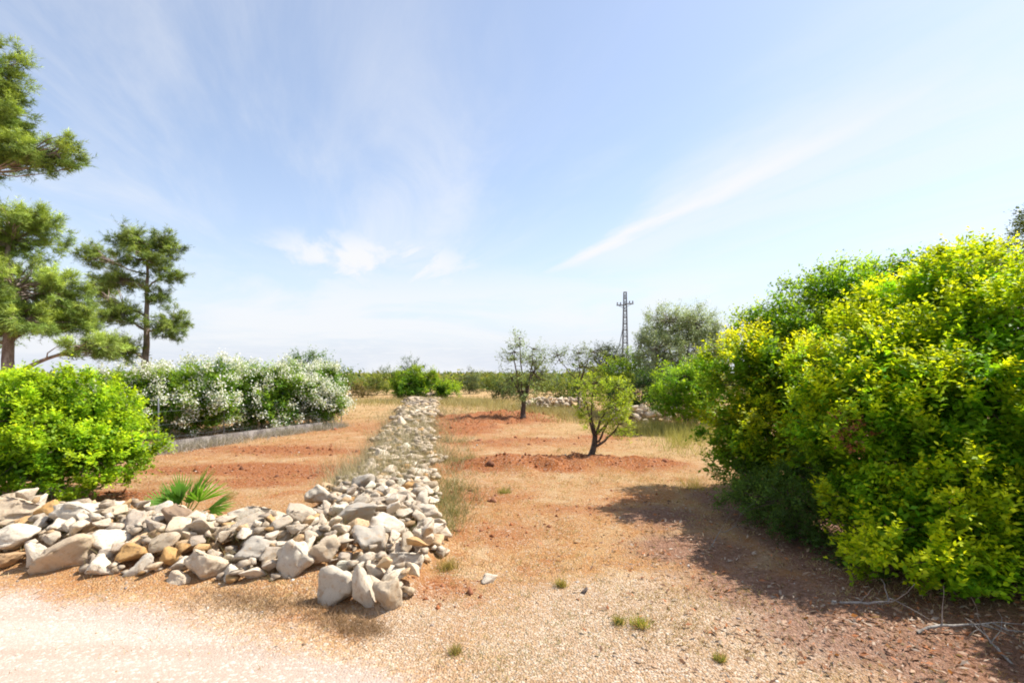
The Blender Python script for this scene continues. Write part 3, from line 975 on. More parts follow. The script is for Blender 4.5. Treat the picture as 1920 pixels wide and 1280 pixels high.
bush('broadleaf_tree', 'pale olive-green tree rising behind the thicket at the right edge', 'tree', gp(1990, 870),
     [lobe(1890, 530, 8.5, 86, 64, 0.9), lobe(1990, 480, 8.6, 90, 80, 1.0), lobe(1960, 560, 8.4, 110, 80, 1.0), lobe(1950, 415, 8.6, 36, 30, 0.35)],
     15, per=26, size=0.26, ntw=8, nlf=9, L=0.065, W=0.024, old=(0.16, 0.21, 0.04), new=(0.30, 0.33, 0.06), new_lit=(0.5, 0.6), gap=0.45, tree=True, fork=P(1990, 650, 8.5), mat=M_OLIVE, bark=M_BARK_GREY, r0=0.09)

# --- left bush -----------------------------------------------------------------------
bush('mastic_shrub', 'big rounded bright green shrub behind the road wall at the left edge', 'shrub', gp(120, 915),
     [lobe(60, 800, 6.6, 130, 118, 0.9), lobe(165, 800, 6.7, 100, 105, 0.8), lobe(120, 850, 6.3, 140, 75, 0.7), lobe(-60, 800, 6.8, 130, 118, 0.9), lobe(30, 870, 6.2, 110, 62, 0.55), lobe(215, 845, 6.5, 48, 66, 0.6), lobe(-150, 820, 6.8, 70, 100, 0.6)],
     16, sub=(3.6, 0.20, 0.40, 18, 0.42), per=28, size=0.17, ntw=9, nlf=9, L=0.056, W=0.03, up=0.8, old=(0.15, 0.34, 0.018), new=(0.50, 0.68, 0.025), new_lit=(0.62, 0.6), gap=0.35, shell=(0.74, 1.12), core=0.45)
bush('dead_shrub', 'grey leafless twiggy shrub at the foot of the left green bush', 'shrub', gp(95, 938), [lobe(95, 915, 6.0, 44, 24, 0.25)],
     17, per=50, size=0.16, ntw=6, nlf=4, L=0.03, W=0.006, old=(0.25, 0.22, 0.19), new=(0.36, 0.32, 0.27), mat=M_STRAW, bark=M_BARK_GREY, r0=0.012, twigs=0.9, twig_r=0.004)

# --- oleander hedge ------------------------------------------------------------------
def oleander(label, base, lobes, seed, fl=1.0, new=(0.34, 0.50, 0.05)):
    root, C, O = bush('oleander', label, 'flowering shrub', base, lobes, seed, per=14, size=0.26, ntw=8, nlf=9, L=0.10, W=0.030, sub=(3.4, 0.2, 0.4, 12, 0.15), old=(0.11, 0.24, 0.03), new=new,
                      new_lit=(0.45, 0.5), gap=0.3, group='oleanders along the fence', up=0.8, r0=0.04)
    rng = np.random.default_rng(seed + 900)
    sel = (rng.random(len(C)) < 0.46 * fl) & (O[:, 1] < 0.5)
    Cf, Of = C[sel], O[sel]
    n = 60
    pos = (Cf + Of * 0.14 + np.array([0, 0, 0.06]))[:, None] + rng.normal(size=(len(Cf), n, 3)) * 0.08
    ax = unit(rng.normal(size=pos.shape) + Of[:, None] * 0.8)
    nr = unit(rng.normal(size=pos.shape) * 0.7 + Of[:, None] + [0, 0, 0.4])
    q = pos.size // 3
    col = np.clip(np.array([0.80, 0.79, 0.72]) * rng.uniform(0.85, 1.05, (q, 1)), 0, 0.85)
    s = rng.uniform(0.7, 1.2, q)
    child('flowers', leaves_mesh('flowers', pos.reshape(-1, 3), ax.reshape(-1, 3), nr.reshape(-1, 3), 0.05 * s, 0.046 * s, col), M_PETAL, root)


oleander('white-flowering oleander nearest the camera, partly hidden by the left green bush', gp(255, 818), [lobe(240, 730, 13.0, 60, 34, 0.7), lobe(275, 770, 12.6, 44, 36, 0.6)], 31, 1.3)
oleander('green oleander with scattered white flowers beside the thin fence post', gp(365, 812), [lobe(345, 740, 13.4, 56, 52, 0.8), lobe(400, 738, 13.6, 56, 52, 0.8), lobe(370, 765, 13.2, 70, 40, 0.7)], 32, 0.75)
oleander('white-flowering oleander in the middle of the hedge', gp(490, 801), [lobe(468, 735, 14.6, 46, 46, 0.8), lobe(520, 740, 15.0, 48, 46, 0.8), lobe(490, 765, 14.5, 60, 30, 0.7)], 33, 0.95)
oleander('oleander thickly covered in white flowers at the right end of the hedge', gp(590, 792), [lobe(570, 735, 16.0, 48, 44, 0.9), lobe(612, 735, 16.2, 38, 48, 0.8), lobe(590, 762, 15.8, 52, 26, 0.7)], 34, 1.7, (0.28, 0.42, 0.06))
bush('green_shrub', 'plain green shrub topping the right end of the white oleander hedge', 'shrub', gp(600, 785),
     [lobe(575, 690, 18.5, 48, 30, 0.8), lobe(620, 705, 18.5, 36, 24, 0.7), lobe(590, 730, 18.5, 55, 30, 0.8)], 35, per=14, size=0.34, ntw=6, nlf=8, L=0.09, W=0.035, old=(0.06, 0.14, 0.02), new=(0.17, 0.28, 0.03))

# --- pines ---------------------------------------------------------------------------
def pine(label, base, top, lobes, seed, r0, per=22, size=0.24, tone=1.0, L=0.115, W=0.011):
    rng = np.random.default_rng(seed)
    root = thing('pine_tree', base, label, 'tree', 'pine trees at the left')
    C, O, K, E = clumps(rng, lobes, per, (0.55, 1.08), 0.3, 0.7, 1.9)
    S = size * rng.uniform(0.6, 1.3, len(C))
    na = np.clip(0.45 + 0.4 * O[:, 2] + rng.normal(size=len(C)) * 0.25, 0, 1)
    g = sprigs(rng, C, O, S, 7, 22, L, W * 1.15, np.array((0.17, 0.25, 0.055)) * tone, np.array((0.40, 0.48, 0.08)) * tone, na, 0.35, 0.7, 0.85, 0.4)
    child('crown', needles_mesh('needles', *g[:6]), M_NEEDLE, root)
    T = Tubes()
    tr = curve_pts(np.array(base) - [0, 0, 0.1], top, 14, 0.014, rng)
    T.add(tr, np.linspace(r0, r0 * 0.16, 14) * np.array([1.35, 1.1] + [1] * 12), 9)
    for q, (c, r) in enumerate(lobes):
        zz = c[2] - 0.35 * math.hypot(c[0] - tr[7][0], c[1] - tr[7][1])
        i = int(np.argmin(np.abs(tr[:, 2] - zz)))
        i = min(max(i, 3), 13)
        pts = curve_pts(tr[i], c, 8, 0.10, rng, 0.05)
        rr = r0 * 0.42 * (1 - 0.045 * i)
        T.add(pts, np.linspace(rr, rr * 0.3, 8), 6)
        for m in np.flatnonzero(K == q):
            if rng.random() < 0.6:
                s = pts[rng.integers(3, 8)]
                T.add(curve_pts(s, C[m], 4, 0.12, rng), np.array([0.018, 0.013, 0.009, 0.005]), 3)
    child('trunk', T.mesh('wood'), M_BARK_PINE, root)


pine('slim pine with a bare pale trunk standing behind the oleander hedge', gp(270, 800), P(275, 462, 15.4),
     [lobe(245, 445, 15.2, 38, 26, 0.7), lobe(305, 462, 15.6, 32, 30, 0.6), lobe(272, 485, 15.4, 48, 20, 0.8), lobe(222, 522, 15.2, 38, 22, 0.8), lobe(318, 515, 15.5, 28, 14, 0.5),
      lobe(225, 590, 15.0, 36, 26, 0.8), lobe(322, 608, 15.4, 34, 32, 0.7), lobe(180, 480, 16.0, 26, 22, 0.6), lobe(185, 550, 16, 30, 40, 0.6), lobe(225, 655, 14.8, 36, 28, 0.8), lobe(300, 555, 15.6, 20, 18, 0.5)], 41, 0.14, tone=0.85)
pine('broad pine with a heavy drooping crown cut by the left edge', gp(22, 850), P(15, 400, 11.0),
     [lobe(30, 440, 11.0, 66, 56, 1.0), lobe(80, 420, 11.2, 42, 32, 0.7), lobe(30, 540, 10.6, 86, 62, 1.2), lobe(95, 550, 10.8, 62, 54, 0.9), lobe(-40, 520, 11, 90, 80, 1.2), lobe(50, 600, 10.4, 80, 32, 1.0),
      lobe(175, 648, 11.0, 44, 24, 0.7), lobe(-60, 600, 11, 70, 50, 1.0), lobe(130, 600, 11.2, 36, 26, 0.6)], 42, 0.15, per=26, size=0.22, tone=1.15)
pine('tall near pine whose upper boughs reach in at the top left corner', (-11.2, 9.8, 0.0), P(-70, 60, 9.8),
     [lobe(0, 130, 10.0, 40, 60, 0.6), lobe(5, 215, 10.0, 42, 44, 0.6), lobe(30, 285, 9.8, 52, 36, 0.6), lobe(105, 285, 9.8, 42, 36, 0.5), lobe(-60, 180, 10, 60, 120, 0.9), lobe(-120, 260, 10, 80, 100, 0.9), lobe(-50, 300, 9.8, 60, 36, 0.6)], 43, 0.17, per=30, size=0.20, tone=1.0)

# --- young almond trees, olive and the middle distance ---------------------------------
bush('almond_tree', 'young open almond tree on the red earth farther from the camera', 'tree', gp(980, 791),
     [lobe(965, 665, 17, 30, 24, 0.5), lobe(1000, 660, 17, 26, 26, 0.5), lobe(975, 640, 17, 26, 22, 0.35), lobe(960, 715, 16.8, 34, 28, 0.6), lobe(1000, 705, 17.2, 38, 30, 0.6), lobe(975, 738, 16.9, 38, 16, 0.5), lobe(1022, 676, 17.2, 18, 22, 0.3)],
     51, per=9, size=0.34, ntw=5, nlf=9, L=0.075, W=0.028, old=(0.20, 0.27, 0.08), new=(0.36, 0.43, 0.11), new_lit=(0.45, 0.6), gap=0.5, tree=True, fork=P(982, 752, 17), r0=0.10, twigs=1.0, twig_r=0.007, spread=0.55, up=0.9, mat=M_OLIVE)
bush('almond_tree', 'small forked almond tree with yellow-green leaves in the middle of the field', 'tree', gp(1105, 863),
     [lobe(1115, 725, 9.6, 42, 28, 0.35), lobe(1155, 735, 9.6, 38, 34, 0.4), lobe(1100, 765, 9.5, 22, 30, 0.3), lobe(1140, 770, 9.5, 42, 26, 0.4), lobe(1170, 765, 9.7, 24, 26, 0.3), lobe(1160, 800, 9.4, 28, 22, 0.25), lobe(1110, 800, 9.7, 16, 18, 0.2)],
     52, per=23, size=0.17, ntw=5, nlf=8, L=0.052, W=0.021, old=(0.25, 0.38, 0.04), new=(0.48, 0.58, 0.05), new_lit=(0.55, 0.6), gap=0.45, tree=True, fork=P(1116, 815, 9.6), r0=0.065, twigs=0.8, twig_r=0.005, lean=0.05)
bush('sparse_tree', 'thin airy tree with see-through foliage behind the two almond trees', 'tree', gp(1088, 772),
     [lobe(1045, 670, 22, 26, 16, 0.6), lobe(1085, 668, 22, 30, 24, 0.6), lobe(1110, 665, 22, 24, 18, 0.5), lobe(1092, 690, 22, 26, 18, 0.5)],
     53, per=7, size=0.4, ntw=4, nlf=8, L=0.09, W=0.04, old=(0.13, 0.18, 0.06), new=(0.25, 0.30, 0.08), gap=0.6, tree=True, fork=P(1088, 715, 22), r0=0.07, twigs=1, twig_r=0.009, mat=M_OLIVE)
bush('olive_tree', 'large grey-green olive tree between the pylon and the right-hand thicket', 'tree', gp(1270, 785),
     [lobe(1255, 610, 19, 46, 40, 1.0), lobe(1300, 615, 19.3, 50, 42, 1.0), lobe(1235, 665, 18.6, 40, 42, 0.9), lobe(1290, 680, 18.6, 60, 46, 1.0), lobe(1345, 650, 19, 40, 46, 0.9), lobe(1225, 715, 18.6, 34, 34, 0.8), lobe(1212, 640, 18.8, 20, 26, 0.5)],
     54, per=19, size=0.36, ntw=8, nlf=9, L=0.085, W=0.028, old=(0.28, 0.35, 0.16), new=(0.48, 0.55, 0.30), new_lit=(0.45, 0.6), gap=0.48, tree=True, fork=P(1265, 735, 18.8), r0=0.16, twigs=0.7, twig_r=0.009, mat=M_OLIVE, bark=M_BARK_GREY, up=0.7)
bush('round_shrub', 'round bright green shrub beside the grey stone wall below the olive tree', 'shrub', gp(1285, 806),
     [lobe(1285, 715, 14.0, 58, 52, 0.8), lobe(1260, 752, 13.9, 42, 42, 0.6), lobe(1312, 755, 13.8, 46, 48, 0.6)],
     55, sub=(3.5, 0.25, 0.42, 12, 0.45), per=14, size=0.22, ntw=7, nlf=8, L=0.065, W=0.03, old=(0.16, 0.36, 0.025), new=(0.46, 0.64, 0.035), new_lit=(0.5, 0.6), gap=0.35)
bush('dark_shrub', 'dark green shrub in the shade left of the round bright shrub', 'shrub', gp(1205, 786),
     [lobe(1205, 735, 17.3, 44, 40, 0.8), lobe(1170, 745, 17.2, 26, 28, 0.6)], 56, per=13, size=0.3, ntw=7, nlf=8, L=0.09, W=0.036, old=(0.03, 0.075, 0.02), new=(0.07, 0.14, 0.025), new_lit=(0.3, 0.5), gap=0.25)
bush('yellow_shrub', 'light green shrub below the pylon, left of the olive tree', 'shrub', gp(1165, 778),
     [lobe(1160, 700, 20.5, 36, 30, 0.8), lobe(1190, 680, 20.5, 24, 26, 0.6), lobe(1150, 735, 20, 32, 24, 0.7)], 57, per=13, size=0.32, ntw=7, nlf=8, L=0.09, W=0.04, old=(0.11, 0.24, 0.02), new=(0.36, 0.46, 0.03), new_lit=(0.55, 0.5), gap=0.3)
bush('dark_pine_scrub', 'dark dense tree crown just left of the pylon foot', 'tree', gp(1140, 740),
     [lobe(1135, 660, 38, 30, 14, 1.0), lobe(1160, 670, 38, 22, 14, 1.0), lobe(1140, 690, 38, 36, 22, 1.2)], 58, per=6, size=0.55, ntw=6, nlf=8, L=0.16, W=0.06, old=(0.05, 0.075, 0.04), new=(0.11, 0.13, 0.07), gap=0.35, tree=True)
bush('dome_shrub', 'dome-shaped vivid green shrub behind the far end of the rubble line', 'shrub', gp(795, 748),
     [lobe(785, 718, 31, 48, 27, 1.5), lobe(830, 730, 31, 36, 20, 1.2), lobe(755, 728, 31, 27, 22, 1.1)], 59, sub=(1.2, 0.4, 0.8, 5, 0.45), per=6, size=0.36, ntw=7, nlf=8, L=0.12, W=0.055, old=(0.08, 0.20, 0.02), new=(0.34, 0.48, 0.02), new_lit=(0.55, 0.6), gap=0.2)
FAR = [(670, 738, 34, 24, 15, 0, 'reddish-green shrub right of the oleander hedge'), (705, 741, 38, 36, 20, 1, 'pale olive-green shrub left of the vivid dome-shaped shrub'),
       (725, 736, 52, 26, 22, 2, 'dark bush peeking over the pale shrub left of the dome'), (770, 738, 55, 22, 32, 2, 'dark bush whose top rises behind the vivid dome-shaped shrub'),
       (878, 742, 40, 20, 26, 3, 'grey-green upright shrub right of the vivid dome-shaped shrub'), (912, 744, 46, 22, 20, 1, 'light green low shrub midway between the dome shrub and the far almond tree'),
       (940, 742, 30, 24, 24, 2, 'dark bush left of the farther almond tree trunk'), (1040, 742, 30, 34, 22, 1, 'yellow-green shrub behind the gap between the almond trees'),
       (1075, 745, 31, 24, 22, 4, 'dark green shrub above the pale rubble bank'), (650, 735, 60, 20, 12, 2, 'farthest dark shrub just over the right end of the oleander hedge'),
       (1015, 738, 45, 22, 30, 3, 'greyish shrub directly right of the farther almond tree'), (1110, 740, 36, 30, 30, 1, 'light green shrub behind the small forked almond tree')]
PAL = [((0.14, 0.12, 0.05), (0.26, 0.22, 0.08)), ((0.12, 0.17, 0.03), (0.27, 0.31, 0.06)), ((0.05, 0.10, 0.03), (0.12, 0.18, 0.04)), ((0.10, 0.14, 0.07), (0.2, 0.24, 0.12)), ((0.04, 0.10, 0.02), (0.12, 0.22, 0.03))]
for i, (px, by, d, rx, ry, pal, lab) in enumerate(FAR):
    g = np.array([(px - 960) / F * d, d, 0.0])
    zc = ry / F * d * 0.85
    top = HZ - (zc * 1.9 - EYE) * F / d
    s = d / F
    c1 = (np.array([g[0], d, zc]), np.array([rx * s, rx * s * 0.8, ry * s]))
    c2 = (np.array([g[0] + rx * s * 0.6, d + 0.3, zc * 0.75]), np.array([rx * s * 0.7, rx * s * 0.6, ry * s * 0.8]))
    bush('field_shrub', lab, 'shrub', g, [c1, c2], 700 + i, per=7, size=0.45, ntw=6, nlf=7, L=0.13, W=0.055, old=PAL[pal][0], new=PAL[pal][1], gap=0.4, group='shrubs along the far edge of the field', shell=(0.7, 1.2))


def far_scrub():
    """the scrubland that closes the view: one mass"""
    rng = np.random.default_rng(77)
    n = 3600
    d = 48 + 240 * rng.random(n) ** 1.7
    x = (rng.random(n) * 2 - 1) * d * 1.25
    h = (0.3 + 2.6 * fbm(x * 0.11, d * 0.06, 3) ** 1.6) * rng.uniform(0.5, 1.25, n)
    m = 24
    u = unit(rng.normal(size=(n, m, 3)))
    u[..., 2] = np.abs(u[..., 2])
    w = h * rng.uniform(0.8, 1.6, n)
    pos = np.stack([x, d, 0 * d], 1)[:, None] + u * np.stack([w, w, h * 1.15], 1)[:, None] * rng.uniform(0.7, 1.1, (n, m, 1))
    q = n * m
    s = np.repeat(0.27 + d / 250, m) * rng.uniform(0.7, 1.3, q)
    ax = unit(rng.normal(size=(q, 3)) + [0, 0, 0.5])
    nr = unit(u.reshape(-1, 3) + rng.normal(size=(q, 3)) * 0.5)
    pal = np.array([(0.11, 0.17, 0.045), (0.18, 0.24, 0.06), (0.25, 0.26, 0.09), (0.08, 0.13, 0.05)])
    col = np.repeat(pal[rng.integers(4, size=n)], m, 0) * rng.uniform(0.7, 1.3, (q, 1))
    o = link('far_scrub', leaves_mesh('far_scrub', pos.reshape(-1, 3), ax, nr, s, s * 0.55, col), M_LEAF)
    tag(o, 'low mixed green scrub closing the view along the horizon', 'scrub', kind='stuff')


far_scrub()

# ------------------------------------------------------------------ dwarf fan palm
def fan_palm():
    rng = np.random.default_rng(5)
    b = gp(345, 985)
    b[:2] = (P(345, 955, 5.6))[:2]
    b[2] = float(gz(b[0], b[1]))
    root = thing('fan_palm', b, 'dwarf fan palm with stiff green fronds behind the stone wall', 'palm')
    specs = [(-62, 22, .62), (-40, 45, .58), (-20, 60, .62), (8, 62, .66), (30, 50, .74), (48, 38, .80), (62, 26, .72), (75, 18, .6), (-85, 18, .5), (15, 35, .6), (-25, 28, .55), (50, 60, .55), (-50, 66, .45)]
    for az, el, ln in specs:
        a = math.radians(az) + rng.normal() * 0.08
        e = math.radians(el)
        dep = rng.uniform(-0.7, 0.5)
        d = unit(np.array([math.sin(a) * math.cos(e), dep * math.cos(e) * 0.8, math.sin(e)]))
        T = Tubes()
        ln = ln * 0.82
        hub = b + d * ln * 0.5
        T.add(curve_pts(b + [0, 0, 0.01], hub, 5, 0.06, rng), np.linspace(0.008, 0.005, 5), 4)
        me = T.mesh('frond')
        V, Q = [np.concatenate(T.V)], [np.concatenate(T.Q)]
        nV = T.n
        side = np.array([rng.normal() * 0.45, 1.0, rng.normal() * 0.3])
        side = unit(side - d * (side @ d))
        nrm = np.cross(side, d)
        for q in np.linspace(-0.85, 0.85, 12) + rng.normal(size=12) * 0.04:
            dd = unit(d * math.cos(q) + side * math.sin(q) + nrm * 0.12 * abs(q))
            L = ln * 0.62 * (1 - 0.22 * abs(q))
            sd2 = unit(np.cross(dd, nrm))
            w = 0.014
            p0, p1, p2 = hub, hub + dd * L * 0.45, hub + dd * L - np.array([0, 0, 0.05 * L])
            V.append(np.array([p0 - sd2 * 0.003, p0 + sd2 * 0.003, p1 + sd2 * w, p1 - sd2 * w, p2 + sd2 * 0.002, p2 - sd2 * 0.002]))
            Q.append(np.array([[0, 1, 2, 3], [3, 2, 4, 5]]) + nV)
            nV += 6
        VV = np.concatenate(V)
        bpy.data.meshes.remove(me)
        col = np.repeat(np.array([[0.13, 0.30, 0.03]]) * rng.uniform(0.75, 1.35), len(VV), 0)
        child('frond', mesh_np('frond', VV, np.concatenate(Q), col), M_LEAF, root)


fan_palm()

# ------------------------------------------------------------------ grass tufts, straw, pebbles, clods, litter
def blades(rng, X, n, h, w, spread, lean=0.5):
    """tapered blades: n per root point"""
    N = len(X)
    b = np.repeat(X, n, 0) + np.concatenate([rng.normal(size=(N * n, 2)) * np.repeat(spread, n)[:, None], np.zeros((N * n, 1))], 1)
    hh = np.repeat(h, n) * rng.uniform(0.5, 1.2, N * n)
    d = rng.normal(size=(N * n, 3)) * lean
    d[:, 2] = 1
    d = unit(d)
    s = unit(np.cross(d, rng.normal(size=d.shape)))
    ww = np.repeat(w, n)[:, None]
    tip = b + d * hh[:, None]
    return np.stack([b - s * ww, b + s * ww, tip], 1).reshape(-1, 3)


def tuft(px, py, hpx, wpx, lab, tone, seed):
    rng = np.random.default_rng(seed)
    g = gp(px, py)
    s = g[1] / F
    V = blades(rng, np.repeat(g[None], 1, 0), 170, np.array([hpx * s]), np.array([0.0022]), np.array([wpx * s * 0.19]), 0.55)
    V = V - g
    col = np.repeat(np.array([tone]) * rng.uniform(0.7, 1.3, (170, 1)), 3, 0)
    dry = rng.random(170) < 0.4
    col[np.repeat(dry, 3)] = (0.46, 0.36, 0.18)
    o = link('grass_tuft', mesh_np('grass_tuft', V, np.arange(len(V)).reshape(-1, 3), col), M_LEAF)
    o.location = g
    tag(o, lab, 'grass tuft', 'green tufts on the open ground')


tuft(1202, 1172, 26, 44, 'fresh yellow-green grass tuft on the gravel in the foreground, the brightest one', (0.26, 0.33, 0.05), 1)
tuft(1160, 1165, 18, 26, 'small dark green tuft just left of the bright foreground tuft', (0.16, 0.22, 0.06), 2)
tuft(840, 1066, 30, 50, 'dull green weed tuft right of the wall corner', (0.20, 0.21, 0.06), 3)
tuft(1052, 1098, 20, 24, 'small yellowish tuft beside the lone dark stone', (0.30, 0.30, 0.08), 4)
tuft(1350, 1235, 20, 26, 'tiny green weed near the bottom edge by the shadow', (0.20, 0.25, 0.07), 5)
tuft(855, 1218, 18, 26, 'faded green weed near the bottom edge right of the road', (0.24, 0.25, 0.09), 6)
tuft(628, 1052, 38, 52, 'olive-green grass tuft growing between the corner blocks of the wall', (0.24, 0.25, 0.05), 7)
tuft(945, 925, 18, 34, 'green weed on the red earth left of the forked almond tree', (0.18, 0.22, 0.06), 8)
tuft(1300, 915, 34, 70, 'yellow-green grass clump at the left foot of the thicket', (0.36, 0.34, 0.05), 9)


def scatter(rng, n, y0, y1, dens, pw=1.0):
    """points on the ground in front of the camera; dens(x, y) in 0..1 keeps some of them"""
    y = y0 + (y1 - y0) * rng.random(n) ** pw
    x = (rng.random(n) * 2 - 1) * y * 1.08
    k = rng.random(n) < dens(x, y)
    x, y = x[k], y[k]
    return np.stack([x, y, gz(x, y)], 1)


rs = np.random.default_rng(91)


def straw_stuff():
    def dens(x, y):
        red, grav, straw, rd, lit = zones(x, y)
        return np.clip((0.10 + 0.75 * straw) * (1 - 0.65 * red) * (1 - 0.97 * rd) * (0.15 + 1.7 * sstep(0.38, 0.7, fbm(x * 1.9, y * 1.9, 3))), 0, 1) * (inside1(x, y) < 0.3)
    X = scatter(rs, 62000, 2.0, 36, dens, 2.2)
    d = X[:, 1]
    h = (0.028 + 0.0028 * d) * rs.uniform(0.5, 1.5, len(X))
    n = 5
    V = blades(rs, X, n, h, 0.0012 + 0.0003 * d, 0.012 + 0.004 * d, 0.9)
    pal = np.array([(0.52, 0.36, 0.18), (0.45, 0.28, 0.13), (0.60, 0.46, 0.28), (0.36, 0.20, 0.09), (0.42, 0.36, 0.13)])
    col = pal[rs.integers(5, size=len(X) * n)] * rs.uniform(0.8, 1.15, (len(X) * n, 1))
    tag(link('dry_grass', mesh_np('dry_grass', V, np.arange(len(V)).reshape(-1, 3), np.repeat(col, 3, 0)), M_STRAW),
        'short dry straw-coloured grass over the open ground', 'dry grass', kind='stuff')


straw_stuff()


def weed_strip(name, label, pts, n, h, tone, w=0.004, spread=0.1, lean=0.3, seed=1, nb=6):
    """a band of weeds along a line of photo pixels on the ground: (px, py, half-width m)"""
    rng = np.random.default_rng(seed)
    g = np.array([(*Gd(p[0], p[1]), p[2]) for p in pts])
    t = rng.random(n) * (len(g) - 1)
    i = t.astype(int)
    f = (t - i)[:, None]
    c = g[i] * (1 - f) + g[np.minimum(i + 1, len(g) - 1)] * f
    x = c[:, 0] + rng.normal(size=n) * c[:, 2]
    y = c[:, 1] + rng.normal(size=n) * c[:, 2] * 0.8
    k = sstep(0.35, 0.6, fbm(x * 2.2 + seed, y * 2.2, 3)) + 0.15 > rng.random(n)
    x, y = x[k], y[k]
    X = np.stack([x, y, gz(x, y)], 1)
    m = len(X)
    V = blades(rng, X, nb, h * rng.uniform(0.4, 1.3, m), np.full(m, w), np.full(m, spread), lean)
    col = np.repeat(np.array([tone]) * rng.uniform(0.6, 1.35, (m * nb, 1)), 3, 0)
    o = link(name, mesh_np(name, V, np.arange(len(V)).reshape(-1, 3), col), M_STRAW)
    tag(o, label, 'weeds', kind='stuff')


weed_strip('dead_weeds', 'thin dry weeds along the foot of the low grey wall', [(285, 852, 0.12), (420, 832, 0.12), (540, 814, 0.12), (640, 799, 0.12)], 1800, 0.24, (0.40, 0.35, 0.30), 0.005, 0.10, 0.6, 3, 5)
weed_strip('brown_weeds', 'brown dried weeds at the road foot of the stone wall', [(380, 1118, 0.08), (470, 1128, 0.12), (560, 1138, 0.12), (640, 1160, 0.08), (700, 1180, 0.06)], 900, 0.07, (0.34, 0.22, 0.13), 0.0018, 0.04, 0.9, 4, 5)
weed_strip('field_weeds', 'faded green weeds along the right foot of the receding rubble line', [(760, 1010, 0.1), (800, 1000, 0.12), (835, 940, 0.2), (840, 880, 0.3), (840, 830, 0.4)], 1500, 0.16, (0.27, 0.25, 0.11), 0.0025, 0.05, 0.6, 5, 6)
weed_strip('wall_weeds', 'pale dry weeds growing through the receding rubble line', [(700, 930, 0.3), (740, 880, 0.4), (770, 840, 0.45), (780, 800, 0.5), (790, 770, 0.7)], 3600, 0.36, (0.42, 0.35, 0.22), 0.0035, 0.06, 0.5, 6, 6)
weed_strip('crevice_weeds', 'small dry weeds sprouting between the stones of the road wall', [(0, 1010, 0.3), (200, 1010, 0.3), (400, 1030, 0.3), (560, 1040, 0.3), (700, 1050, 0.25)], 900, 0.24, (0.40, 0.34, 0.17), 0.0022, 0.03, 0.6, 9, 6)
weed_strip('low_weeds', 'scattered low olive-green weeds on the foreground ground', [(840, 1070, 0.25), (980, 1100, 0.45), (1080, 1130, 0.4), (1200, 1180, 0.35), (1000, 1220, 0.3), (880, 1215, 0.2)], 520, 0.035, (0.27, 0.27, 0.10), 0.0016, 0.03, 0.9, 10, 5)
weed_strip('tall_dry_grass', 'yellowing tall grass before the shaded grey wall and round shrub', [(1180, 812, 0.4), (1240, 810, 0.5), (1300, 812, 0.5), (1330, 850, 0.5)], 1500, 0.38, (0.44, 0.40, 0.13), 0.005, 0.08, 0.4, 7, 6)
weed_strip('far_dry_grass', 'straw-coloured grass across the far end of the field', [(660, 756, 1.6), (850, 752, 1.8), (900, 758, 1.6), (1050, 772, 1.4), (1130, 790, 1.0)], 5000, 0.32, (0.44, 0.36, 0.17), 0.010, 0.2, 0.5, 8, 5)


